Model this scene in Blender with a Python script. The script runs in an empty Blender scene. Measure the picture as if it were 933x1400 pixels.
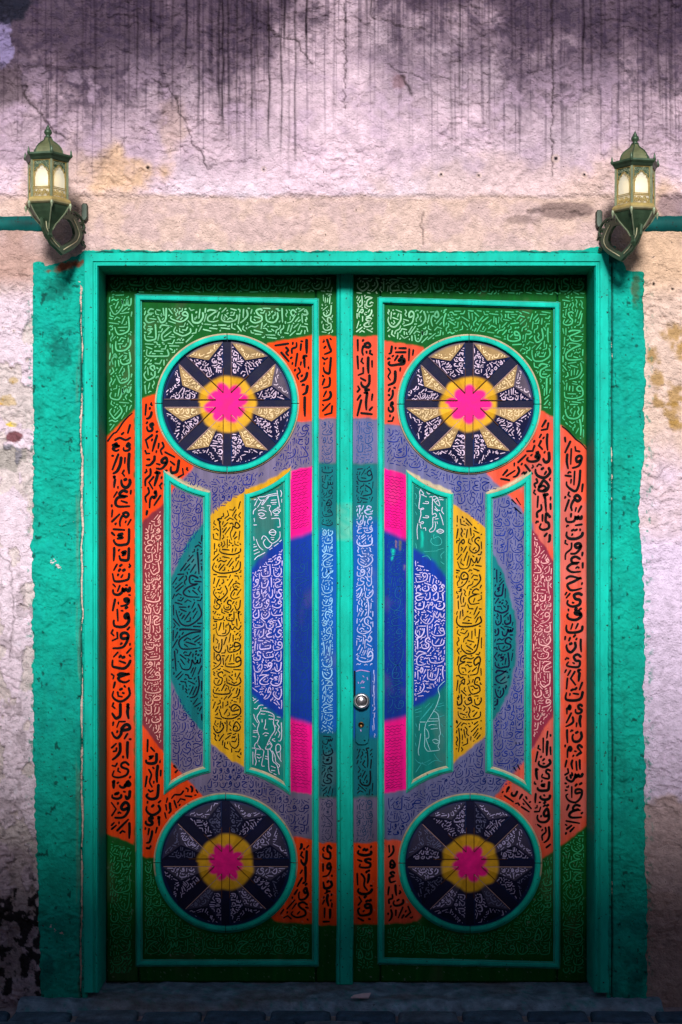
import bpy, math, random
import numpy as np
from math import sin, cos, pi, radians, sqrt, atan2, hypot
random.seed(7)
rng = np.random.default_rng(7)
SC = bpy.context.scene
COL = SC.collection

# ---------------------------------------------------------------- camera
# The photograph is 933 x 1400; F is the focal length in its pixels, CD the distance from the wall.
F, CD, H, HOR, CX = 2000.0, 5.0, 1.54, 743.0, 466.5
cam_d = bpy.data.cameras.new('camera'); cam = bpy.data.objects.new('camera', cam_d); COL.objects.link(cam)
cam.location = (0, -CD, H); cam.rotation_euler = (radians(90), 0, 0)
cam_d.sensor_fit = 'VERTICAL'; cam_d.sensor_height = 36; cam_d.lens = F/1400*36
cam_d.shift_y = (HOR-700)/1400
cam_d.clip_start = 0.1; cam_d.clip_end = 500
SC.camera = cam

# ---------------------------------------------------------------- world, sun, exposure
SUN_EL, SUN_AZ, SUN_ANG = radians(24), radians(-1), radians(10.5)
w = bpy.data.worlds.new('World'); SC.world = w; w.use_nodes = True
nt = w.node_tree; nt.nodes.clear()
sky = nt.nodes.new('ShaderNodeTexSky'); sky.sky_type = 'NISHITA'; sky.sun_disc = False
sky.sun_elevation = SUN_EL; sky.sun_rotation = pi + SUN_AZ      # the sun stands behind the camera
bg = nt.nodes.new('ShaderNodeBackground'); bg.inputs['Strength'].default_value = 0.05
wo = nt.nodes.new('ShaderNodeOutputWorld')
nt.links.new(sky.outputs[0], bg.inputs[0]); nt.links.new(bg.outputs[0], wo.inputs[0])
sd = bpy.data.lights.new('sun', 'SUN'); sd.energy = 4.6; sd.angle = SUN_ANG; sd.color = (1, .985, .97)
sun = bpy.data.objects.new('sun', sd); COL.objects.link(sun)
sun.rotation_euler = (pi/2-SUN_EL, 0, SUN_AZ)
sun.location = (0, -6, 8)
SC.view_settings.view_transform = 'Standard'; SC.view_settings.look = 'None'
SC.view_settings.exposure = 0.2; SC.view_settings.gamma = 1.0
SC.render.engine = 'CYCLES'

# ---------------------------------------------------------------- helpers
def W(px, py, y=0.0):                     # the point of the photograph (px,py) at depth y
    d = CD + y
    return ((px-CX)/F*d, y, H-(py-HOR)/F*d)
def s2l(c):
    c = np.asarray(c, float)/255.
    return np.where(c <= .04045, c/12.92, ((c+.055)/1.055)**2.4)
def col(r, g, b): return np.clip(s2l((r, g, b)), .004, .82)

# extent of the paint raster over the door (2 samples a pixel)
ZX0, ZY0, ZS = 136, 366, 2
ZH, ZW = int((1350-ZY0)*ZS), int((816-ZX0)*ZS)
def hashn(ix, iy, seed):
    n = (ix.astype(np.int64)*374761393 + iy.astype(np.int64)*668265263 + seed*974711) & 0x7fffffff
    n = ((n ^ (n >> 13))*1274126177) & 0x7fffffff
    n = n ^ (n >> 16)
    return (n & 0xffff)/65535.
def vn(x, y, seed=0):
    x = np.asarray(x, float); y = np.asarray(y, float)
    ix = np.floor(x); iy = np.floor(y); fx = x-ix; fy = y-iy
    fx = fx*fx*(3-2*fx); fy = fy*fy*(3-2*fy)
    a = hashn(ix, iy, seed); b = hashn(ix+1, iy, seed); c = hashn(ix, iy+1, seed); d = hashn(ix+1, iy+1, seed)
    return (a*(1-fx)+b*fx)*(1-fy) + (c*(1-fx)+d*fx)*fy
def fbm(x, y, seed=0, o=4):
    t = 0; a = .5; s = 0
    for k in range(o):
        t = t + a*vn(x, y, seed+k*17); s += a; a *= .5; x = x*2.03+11.3; y = y*2.03+5.7
    return t/s
def ss(a, b, x):
    t = np.clip((x-a)/(b-a), 0, 1); return t*t*(3-2*t)
def inpoly(x, y, P):
    r = np.zeros(x.shape, bool); n = len(P)
    if x.shape == (ZH, ZW):                  # the big raster: work only inside the polygon's box
        px = [p[0] for p in P]; py = [p[1] for p in P]
        a = max(0, int((min(py)-ZY0-5)*ZS)); b = max(0, int((max(py)-ZY0+5)*ZS)); c = max(0, int((min(px)-ZX0-5)*ZS)); d = max(0, int((max(px)-ZX0+5)*ZS))
        r[a:b, c:d] = inpoly_(x[a:b, c:d], y[a:b, c:d], P); return r
    return inpoly_(x, y, P)
def inpoly_(x, y, P):
    r = np.zeros(x.shape, bool); n = len(P)
    for i in range(n):
        x0, y0 = P[i]; x1, y1 = P[(i+1) % n]
        if y0 == y1: continue
        c = ((y0 > y) != (y1 > y)) & (x < (x1-x0)*(y-y0)/(y1-y0)+x0)
        r ^= c
    return r

# ---------------------------------------------------------------- materials
def newmat(name):
    m = bpy.data.materials.new(name); m.use_nodes = True
    n = m.node_tree; b = n.nodes['Principled BSDF']
    return m, n, b
def N(n, t, **kw):
    k = n.nodes.new(t)
    for a, v in kw.items():
        if hasattr(k, a): setattr(k, a, v)
        else: k.inputs[a.replace('_', ' ')].default_value = v
    return k
def attr_mat(name, rough=.5, var=.25, vs=18, chip=.0, bump=.3, bscale=150, bdist=.002, spec=.4, stretch=(1, 1, 1), chipcol=(.02, .018, .015), bump2=0):
    m, n, b = newmat(name); L = n.links.new
    at = N(n, 'ShaderNodeAttribute', attribute_name='Col')
    tc = N(n, 'ShaderNodeTexCoord'); mp = N(n, 'ShaderNodeMapping'); mp.inputs['Scale'].default_value = stretch
    L(tc.outputs['Object'], mp.inputs[0])
    n1 = N(n, 'ShaderNodeTexNoise', Scale=vs, Detail=6., Roughness=.65); L(mp.outputs[0], n1.inputs['Vector'])
    r = N(n, 'ShaderNodeMapRange'); L(n1.outputs[0], r.inputs[0])
    r.inputs[1].default_value = .3; r.inputs[2].default_value = .7; r.inputs[3].default_value = 1-var; r.inputs[4].default_value = 1+var*.35
    mx = N(n, 'ShaderNodeMix', data_type='RGBA', blend_type='MULTIPLY'); mx.inputs[0].default_value = 1
    L(at.outputs[0], mx.inputs[6]); L(r.outputs[0], mx.inputs[7])
    out = mx.outputs[2]
    if chip > 0:
        n2 = N(n, 'ShaderNodeTexNoise', Scale=95., Detail=3., Roughness=.6); L(tc.outputs['Object'], n2.inputs['Vector'])
        r2 = N(n, 'ShaderNodeMapRange'); L(n2.outputs[0], r2.inputs[0]); r2.inputs[1].default_value = .73-chip*.1; r2.inputs[2].default_value = .76-chip*.1
        m2 = N(n, 'ShaderNodeMix', data_type='RGBA'); L(r2.outputs[0], m2.inputs[0]); L(out, m2.inputs[6]); m2.inputs[7].default_value = (*chipcol, 1)
        out = m2.outputs[2]
    L(out, b.inputs['Base Color'])
    n3 = N(n, 'ShaderNodeTexNoise', Scale=bscale, Detail=5., Roughness=.6); L(mp.outputs[0], n3.inputs['Vector'])
    hh = n3.outputs[0]
    if bump2 > 0:
        n4 = N(n, 'ShaderNodeTexNoise', Scale=bscale*.22, Detail=4., Roughness=.55); L(mp.outputs[0], n4.inputs['Vector'])
        ma = N(n, 'ShaderNodeMath', operation='MULTIPLY_ADD'); L(n4.outputs[0], ma.inputs[0]); ma.inputs[1].default_value = bump2; L(hh, ma.inputs[2]); hh = ma.outputs[0]
    bp = N(n, 'ShaderNodeBump', Strength=bump, Distance=bdist); L(hh, bp.inputs['Height']); L(bp.outputs[0], b.inputs['Normal'])
    rr = N(n, 'ShaderNodeMapRange'); L(n1.outputs[0], rr.inputs[0]); rr.inputs[3].default_value = rough-.12; rr.inputs[4].default_value = rough+.18
    L(rr.outputs[0], b.inputs['Roughness'])
    b.inputs['Specular IOR Level'].default_value = spec
    return m
M_board = attr_mat('painted_board', .7, .34, 38, .3, .5, 160, .0015, .08, (1, 1, .07))
M_trim = attr_mat('gloss_trim_paint', .55, .3, 22, .8, .5, 120, .002, .07, (1, 1, .3))
M_ink = attr_mat('brush_ink', .6, .2, 40, 0, .1, 200, .001, .05)
M_wall = attr_mat('aged_plaster', .9, .28, 36, .25, 1., 150, .009, .1, chipcol=(.06, .045, .05), bump2=1.2)
M_surr = attr_mat('painted_render', .7, .3, 14, .5, .8, 140, .006, .08, bump2=1.4)
M_wedge = attr_mat('wedge_paint', .6, .3, 25, .25, .25, 160, .0015, .15)
M_stone = attr_mat('worn_stone', .8, .55, 22, .35, .9, 90, .008, .25, bump2=1.0)
M_iron = attr_mat('lantern_metal', .45, .35, 40, .2, .3, 200, .001, .5)
M_iron.node_tree.nodes['Principled BSDF'].inputs['Metallic'].default_value = .35
M_steel = attr_mat('knob_metal', .3, .3, 60, .2, .2, 200, .001, .5)
M_steel.node_tree.nodes['Principled BSDF'].inputs['Metallic'].default_value = .9

m, n, b = newmat('frosted_glass')
b.inputs['Base Color'].default_value = (.8, .85, .84, 1); b.inputs['Roughness'].default_value = .3
tcg = N(n, 'ShaderNodeTexCoord'); ng = N(n, 'ShaderNodeTexNoise', Scale=90.); n.links.new(tcg.outputs['Object'], ng.inputs[0])
bg_ = N(n, 'ShaderNodeBump', Strength=.3, Distance=.001); n.links.new(ng.outputs[0], bg_.inputs['Height']); n.links.new(bg_.outputs[0], b.inputs['Normal'])
tl_ = N(n, 'ShaderNodeBsdfTranslucent'); tl_.inputs[0].default_value = (.9, .88, .8, 1); tr_ = N(n, 'ShaderNodeBsdfTransparent')
x1 = N(n, 'ShaderNodeMixShader'); x1.inputs[0].default_value = .35; n.links.new(tl_.outputs[0], x1.inputs[1]); n.links.new(tr_.outputs[0], x1.inputs[2])
x2 = N(n, 'ShaderNodeMixShader'); x2.inputs[0].default_value = .3; n.links.new(x1.outputs[0], x2.inputs[1]); n.links.new(b.outputs[0], x2.inputs[2])
n.links.new(x2.outputs[0], n.nodes['Material Output'].inputs[0])
M_glass = m
m, n, b = newmat('lit_bulb')
b.inputs['Base Color'].default_value = (.9, .85, .7, 1); b.inputs['Emission Color'].default_value = (1, .82, .55, 1); b.inputs['Emission Strength'].default_value = .8
M_bulb = m

# ---------------------------------------------------------------- object makers
def mk(name, V, Fc, mat, parent=None, C=None, smooth=False, kind=None, label=None):
    """one mesh object; V in world coordinates, C colours per vertex"""
    V = np.asarray(V, np.float32).reshape(-1, 3)
    off = np.array(rootloc(parent), np.float32)
    me = bpy.data.meshes.new(name)
    if isinstance(Fc, np.ndarray):
        nf, k = Fc.shape
        me.vertices.add(len(V)); me.vertices.foreach_set('co', (V-off).ravel())
        me.loops.add(nf*k); me.loops.foreach_set('vertex_index', Fc.ravel().astype(np.int32))
        me.polygons.add(nf); me.polygons.foreach_set('loop_start', np.arange(0, nf*k, k, dtype=np.int32))
        me.update(calc_edges=True)
    else:
        me.from_pydata([tuple(map(float, v)) for v in (V-off)], [], Fc); me.update()
    if C is not None:
        C = np.asarray(C, np.float32)
        if C.ndim == 1: C = np.tile(C, (len(V), 1))
        c4 = np.ones((len(V), 4), np.float32); c4[:, :3] = C
        at = me.color_attributes.new('Col', 'FLOAT_COLOR', 'POINT'); at.data.foreach_set('color', c4.ravel())
    me.polygons.foreach_set('use_smooth', np.full(len(me.polygons), smooth, bool))
    me.materials.append(mat)
    o = bpy.data.objects.new(name, me); COL.objects.link(o)
    if parent is not None: o.parent = parent
    if kind: o['kind'] = kind
    if label: o['label'] = label
    return o
def rootloc(p):
    l = np.zeros(3)
    while p is not None:
        l = l+np.array(p.location); p = p.parent
    return l
def thing(name, label, cat, loc=(0, 0, 0), group=None):
    o = bpy.data.objects.new(name, None); COL.objects.link(o); o.location = loc; o.empty_display_size = .1
    o['label'] = label; o['category'] = cat
    if group: o['group'] = group
    return o
def tag(o, label, cat, group=None):
    o['label'] = label; o['category'] = cat
    if group: o['group'] = group
def gridfaces(ny, nx):
    i = np.arange(ny-1)[:, None]*nx+np.arange(nx-1)[None, :]
    return np.stack([i, i+nx, i+nx+1, i+1], -1).reshape(-1, 4)      # faces the camera (-y) for px right, py down
def boxm(name, x0, x1, y0, y1, z0, z1, c, mat, parent=None, bev=.0, **k):
    """a box with softened edges, written as rings of vertices"""
    V = []; b_ = min(bev, (x1-x0)/2.2, (z1-z0)/2.2, (y1-y0)/2.2)
    for (yy, i) in ((y1, b_), (y1-b_, 0), (y0+b_, 0), (y0, b_)) if b_ > 0 else ((y1, 0), (y0, 0)):
        V += [(x0+i, yy, z0+i), (x1-i, yy, z0+i), (x1-i, yy, z1-i), (x0+i, yy, z1-i)]
    nr = len(V)//4; Fc = [(0, 1, 2, 3)]
    for r in range(nr-1):
        for q in range(4):
            a = r*4+q; b2 = r*4+(q+1) % 4
            Fc.append((a, a+4, b2+4, b2))
    Fc.append((nr*4-1, nr*4-2, nr*4-3, nr*4-4))
    Fc[1:-1] = [f[::-1] for f in Fc[1:-1]]; Fc[0] = Fc[0][::-1]; Fc[-1] = Fc[-1][::-1]
    return mk(name, V, Fc, mat, parent, c, **k)
def tube(pts, r, sides=5, closed=False):
    """vertices and faces of a tube along pts, r a number or list"""
    P = np.asarray(pts, float); n_ = len(P); V = []; Fc = []
    for i in range(n_):
        if closed: t = P[(i+1) % n_]-P[i-1]
        else: t = P[min(i+1, n_-1)]-P[max(i-1, 0)]
        t = t/(np.linalg.norm(t)+1e-9)
        a = np.cross(t, (0, 1, 0)); 
        if np.linalg.norm(a) < .2: a = np.cross(t, (1, 0, 0))
        a = a/np.linalg.norm(a); b2 = np.cross(t, a); rr = r[i] if hasattr(r, '__len__') else r
        for k in range(sides):
            q = 2*pi*k/sides; V.append(P[i]+rr*(cos(q)*a+sin(q)*b2))
    for i in range(n_ if closed else n_-1):
        for k in range(sides):
            j = (i+1) % n_
            Fc.append((i*sides+k, i*sides+(k+1) % sides, j*sides+(k+1) % sides, j*sides+k))
    if not closed:
        Fc.append(tuple(range(sides))[::-1]); Fc.append(tuple((n_-1)*sides+k for k in range(sides)))
    return V, Fc
class MB:
    def __init__(s): s.V = []; s.F = []; s.C = []
    def add(s, V, Fc, c):
        o = len(s.V); s.V += [tuple(v) for v in V]; s.F += [tuple(int(i)+o for i in f) for f in Fc]
        c = np.asarray(c, float)
        s.C += [tuple(c)]*len(V) if c.ndim == 1 else [tuple(q) for q in c]
    def tube(s, pts, r, c, sides=5, closed=False): s.add(*tube(pts, r, sides, closed), c)
    def build(s, name, mat, parent=None, **k): return mk(name, s.V, s.F, mat, parent, np.array(s.C), **k)

# ---------------------------------------------------------------- colours (as the paint looks, made linear)
TEAL = col(0, 180, 160); TEALD = col(0, 165, 140); GREEN = col(0, 86, 30); ORANGE = col(236, 68, 16); ORANGE_R = col(224, 80, 54)
LILAC = col(110, 100, 128); LILAC_R = col(102, 102, 142); MAROON = col(126, 44, 54); MAROON_R = col(136, 42, 64)
ZTEAL = col(0, 108, 114); FTEAL = col(0, 114, 108); YELLOW = col(206, 152, 26); PINK = col(255, 0, 128)
BLUE = col(0, 50, 146); BLUE2 = col(10, 84, 164); NAVY = col(6, 14, 52); TANW = col(150, 120, 78); GREYW = col(84, 72, 88)
INK = col(4, 16, 18); CREAM = col(184, 168, 138)

# ---------------------------------------------------------------- the painted zones of the door, as one raster (2 samples a pixel)
gy, gx = np.mgrid[0:ZH, 0:ZW]; gx = gx/ZS+ZX0; gy = gy/ZS+ZY0
wob_x = gx+(fbm(gx/9, gy/9, 3)-.5)*5; wob_y = gy+(fbm(gx/9, gy/9, 9)-.5)*5
Z = np.empty((ZH, ZW, 3), np.float32); Z[:] = GREEN
def blur(a, r):
    if r < 1: return a
    for ax in (0, 1):
        p = [(0, 0), (0, 0)]; p[ax] = (r+1, r)
        c = np.cumsum(np.pad(a, p, mode='edge'), axis=ax)
        n_ = a.shape[ax]
        a = (np.take(c, range(2*r+1, 2*r+1+n_), axis=ax)-np.take(c, range(0, n_), axis=ax))/(2*r+1)
    return a
def paint(P, c, soft=1, clip=None):
    e = 4+int(soft)*2; px = [p[0] for p in P]; py = [p[1] for p in P]
    a = min(ZH, max(0, int((min(py)-ZY0-e)*ZS))); b = min(ZH, max(0, int((max(py)-ZY0+e)*ZS))); q = min(ZW, max(0, int((min(px)-ZX0-e)*ZS))); d = min(ZW, max(0, int((max(px)-ZX0+e)*ZS)))
    sl = (slice(a, b), slice(q, d)); m = inpoly_(wob_x[sl], wob_y[sl], P).astype(np.float32)
    m = blur(blur(m, int(soft)), int(soft))
    if clip: m = m*((gx[sl] >= clip[0]) & (gx[sl] < clip[1]))
    Z[sl] = Z[sl]*(1-m[..., None])+np.asarray(c, np.float32)*m[..., None]
# left leaf
paint([(130, 614), (184, 560), (184, 1154), (130, 1134)], ORANGE, 1, (136, 186))
paint([(186, 549), (214, 538), (310, 552), (366, 470), (430, 458), (430, 577), (406, 577), (310, 640), (264, 640), (224, 720), (224, 1030), (276, 1086), (310, 1180), (404, 1142), (430, 1150), (430, 1263), (376, 1260), (310, 1180), (200, 1172), (186, 1165)], ORANGE, 1, (186, 430))
paint([(264, 640), (224, 684), (224, 1028), (246, 1055), (276, 1086), (310, 1180), (405, 1143), (430, 1149), (430, 576), (406, 577), (310, 552)], LILAC, 2, (186, 430))
paint([(186, 723), (226, 685), (226, 1031), (186, 980)], MAROON, 1, (186, 229))
paint([(284, 708), (262, 732), (246, 762), (230, 802), (230, 918), (246, 960), (262, 984), (284, 1008)], ZTEAL, 1, (230, 283))
paint([(285, 708), (300, 692), (318, 680), (338, 672), (338, 1049), (318, 1040), (300, 1028), (285, 1011)], YELLOW, 1, (286, 338))
paint([(338, 676), (394, 648), (394, 1080), (338, 1055)], FTEAL, 1, (339, 392))
paint([(340, 782), (353, 766), (369, 750), (390, 735), (390, 985), (369, 971), (353, 960), (340, 944)], BLUE, 4, (339, 392))
paint([(392, 645), (434, 635), (434, 1087), (392, 1082)], PINK, 1, (393, 432))
paint([(392, 738), (432, 724), (432, 992), (392, 980)], BLUE, 5, (393, 432))
S = (432, 471)
for (a, b_, c, s) in ((459, 573, ORANGE, 1), (573, 633, LILAC, 3), (633, 735, ZTEAL, 4), (726, 1003, BLUE2, 12), (1003, 1090, col(0, 95, 105), 5), (1090, 1152, LILAC*.9, 3), (1152, 1265, ORANGE, 1)):
    paint([(425, a), (475, a), (475, b_), (425, b_)], c, s, S)
# right leaf
S = (471, 521)
for (a, b_, c, s) in ((460, 572, ORANGE_R, 1), (572, 635, LILAC_R, 3), (635, 715, ZTEAL, 4), (712, 1012, BLUE2, 12), (1010, 1090, col(0, 100, 110), 5), (1090, 1152, LILAC*.9, 3), (1152, 1263, ORANGE, 1)):
    paint([(465, a), (530, a), (530, b_), (465, b_)], c, s, S)
S = (521, 762)
paint([(518, 464), (579, 474), (642, 552), (739, 560), (762, 573), (762, 1160), (737, 1177), (642, 1180), (571, 1260), (518, 1265), (518, 1147), (545, 1149), (642, 1180), (680, 1084), (727, 1021), (700, 720), (655, 690), (642, 552), (579, 586), (518, 579)], ORANGE_R, 1, S)
paint([(518, 579), (579, 586), (642, 552), (664, 646), (698, 679), (730, 715), (730, 1021), (715, 1044), (680, 1084), (642, 1180), (545, 1149), (518, 1147)], LILAC_R, 2, S)
paint([(724, 717), (762, 772), (762, 970), (724, 1028)], MAROON_R, 1, (724, 762))
paint([(664, 736), (673, 754), (689, 783), (706, 850), (706, 897), (695, 950), (675, 984), (664, 996)], ZTEAL, 1, (668, 724))
paint([(617, 688), (640, 703), (670, 728), (670, 1002), (640, 1027), (617, 1047)], YELLOW, 1, (614, 668))
paint([(558, 649), (617, 679), (617, 1052), (558, 1078)], FTEAL, 1, (560, 615))
paint([(560, 746), (580, 757), (598, 772), (615, 795), (615, 931), (598, 948), (580, 960), (560, 970)], BLUE, 4, (560, 615))
paint([(520, 638), (560, 651), (560, 1080), (520, 1085)], PINK, 1, (521, 560))
paint([(520, 722), (560, 738), (560, 979), (520, 990)], BLUE*.85, 5, (521, 560))
paint([(765, 580), (806, 616), (806, 1126), (765, 1158)], ORANGE_R, 1, (762, 820))
fd = ss(.42, .66, fbm(gx/26, gy/60, 35, 4))*(gx > 700)*.45*(Z[..., 0] > .5)*(Z[..., 2] < .4); Z = Z*(1-fd[..., None])+np.array(col(176, 112, 112), np.float32)*fd[..., None]
paint([(334, 669), (365, 659), (392, 642), (398, 638), (398, 655), (334, 688)], YELLOW*.9, 1, (334, 398.5))
paint([(556, 642), (585, 658), (618, 671), (618, 682), (556, 655)], CREAM, 1, (556, 618))
paint([(226, 643), (255, 659), (287, 670), (287, 682), (226, 655)], CREAM*.8, 1, (226, 287))
paint([(665, 672), (695, 661), (725, 643), (725, 655), (665, 684)], CREAM, 1, (665, 725))
# hand-brushed unevenness, fading and small scratches (they belong to the paint)
nz = fbm(gx/22, gy/40, 21, 4); Z *= (.86+.28*nz)[..., None]
dust = ss(.62, .8, fbm(gx/30, gy/55, 33, 4))*.10
Z = Z*(1-dust[..., None])+np.array(col(150, 120, 118), np.float32)*dust[..., None]
sp = ss(.83, .86, fbm(gx/2.2, gy/2.2, 44, 2))*ss(1080, 1250, gy)
Z = Z*(1-.7*sp[..., None])+np.array([.30, .32, .28], np.float32)*.7*sp[..., None]
for (x0, x1, y0, y1, c) in ((535.5, 539, 750, 765, TEAL), (552, 555, 772, 778, LILAC), (575.5, 579.5, 724, 747, TEAL), (541, 542.5, 738, 748, YELLOW), (546, 550, 738, 752, col(90, 90, 70))):
    paint([(x0, y0), (x1, y0+2), (x1-.5, y1), (x0+.7, y1+2)], c, 1)
def zcol(px, py):
    ix = np.clip(((np.asarray(px)-ZX0)*ZS), 0, ZW-1.01); iy = np.clip(((np.asarray(py)-ZY0)*ZS), 0, ZH-1.01)
    i0 = ix.astype(int); j0 = iy.astype(int); fx = (ix-i0)[..., None]; fy = (iy-j0)[..., None]
    return (Z[j0, i0]*(1-fx)+Z[j0, i0+1]*fx)*(1-fy)+(Z[j0+1, i0]*(1-fx)+Z[j0+1, i0+1]*fx)*fy

# ---------------------------------------------------------------- WALL
JL0, JL1, JR0, JR1, HT0, HT1 = 116, 132, 814, 833, 346, 363       # frame outer/inner edges on the wall plane
YD = .15                                                            # stile face of the leaves
step = 1.5
def span(a, b_, s): return list(np.linspace(a, b_, max(2, int(round((b_-a)/s))+1)))[:-1]
xs = np.array(list(np.arange(-1700, -20, 40.))+span(-20, JL0+4, step)+span(JL0+4, JR1-4, step)+span(JR1-4, 953, step)+list(np.arange(953, 2660, 40.)))
ys = np.array(list(np.arange(-420, -20, 30.))+span(-20, HT0+3, step)+span(HT0+3, 1400, step)+[1420])
X, Y = np.meshgrid(xs, ys)
def crackmap(X, Y):
    """distance-like darkness of hand-placed cracks and drips"""
    d = np.zeros(X.shape)
    jx = X+(fbm(X/7, Y/7, 61)-.5)*9; jy = Y+(fbm(X/7, Y/7, 62)-.5)*9
    for P, wd, st in (([(208, 108), (228, 120), (240, 132), (246, 155), (258, 175), (262, 195), (276, 212), (284, 230)], 1.2, .9),
                      ([(40, 92), (80, 95), (110, 93), (160, 92)], 1., .6), ([(365, 30), (368, 42), (384, 50), (402, 54), (415, 70), (428, 86)], 1.3, .9),
                      ([(580, 292), (577, 310), (580, 334)], .8, .8), ([(508, 24), (530, 30), (556, 37), (584, 40)], 1., .8),
                      ([(530, 86), (545, 97), (562, 99), (580, 110)], 1., .8), ([(551, 105), (557, 118), (561, 128)], 2., .9),
                      ([(36, 118), (33, 130), (45, 145), (60, 160), (70, 176), (95, 190)], 1.5, .9), ([(0, 88), (20, 92), (34, 104)], 1.2, .7),
                      ([(120, 215), (150, 218), (165, 200), (172, 190)], 1., .6), ([(285, 230), (310, 222), (340, 220), (358, 216)], .9, .6),
                      ([(0, 500), (20, 510), (44, 506)], .8, .6), ([(0, 760), (14, 770), (20, 840), (12, 900)], 1., .6), ([(886, 700), (905, 696), (933, 706)], .7, .4),
                      ([(893, 362), (912, 366), (933, 372)], .7, .5), ([(886, 1105), (905, 1100), (933, 1112)], .8, .5), ([(720, 290), (760, 286), (800, 292)], 1.4, .6),
                      ([(800, 120), (780, 134)], .8, .6), ([(470, 5), (472, 60), (471, 150)], .9, .9), ([(754, -20), (756, 100), (754, 240)], 1.1, .9)):
        for (x0, y0), (x1, y1) in zip(P[:-1], P[1:]):
            m_ = (np.abs(jx-(x0+x1)/2) < abs(x1-x0)/2+6) & (np.abs(jy-(y0+y1)/2) < abs(y1-y0)/2+6)
            if not m_.any(): continue
            a, b_ = jx[m_], jy[m_]; L2 = (x1-x0)**2+(y1-y0)**2
            t = np.clip(((a-x0)*(x1-x0)+(b_-y0)*(y1-y0))/L2, 0, 1)
            q = np.hypot(a-x0-t*(x1-x0), b_-y0-t*(y1-y0))
            d[m_] = np.maximum(d[m_], st*np.exp(-(q/wd)**2))
    return d
def dripmap(X, Y):
    d = np.zeros(X.shape)
    L = [(188, 150, .6), (207, 95, .7), (255, 105, .8), (272, 200, .6), (300, 165, .8), (305, 190, .9), (313, 165, .7), (324, 205, .6), (345, 190, .7), (352, 120, .5), (368, 212, .8), (385, 220, .7), (390, 80, .9), (404, 232, .7), (419, 88, 1),
         (507, 42, .8), (501, 30, .8), (629, 150, .6), (617, 215, .35), (660, 90, .3), (798, 128, .8), (808, 150, .5), (822, 110, .5), (846, 170, .3), (901, 160, .6), (918, 200, .4), (236, 170, .5), (220, 120, .4), (114, 150, .4), (130, 190, .4), (176, 170, .5), (290, 130, .4), (335, 240, .4), (395, 260, .3), (540, 70, .3), (575, 60, .4), (700, 110, .35), (735, 130, .4)]
    for x, y1, s in L:
        xx = X-(x+(vn(Y/30, Y*0+x, 5)-.5)*2.4)
        d = np.maximum(d, s*np.exp(-(xx/1.45)**2)*ss(y1+12, y1-45, Y)*(.65+.35*vn(Y/9, Y*0+x, 8)))
    return d
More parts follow.
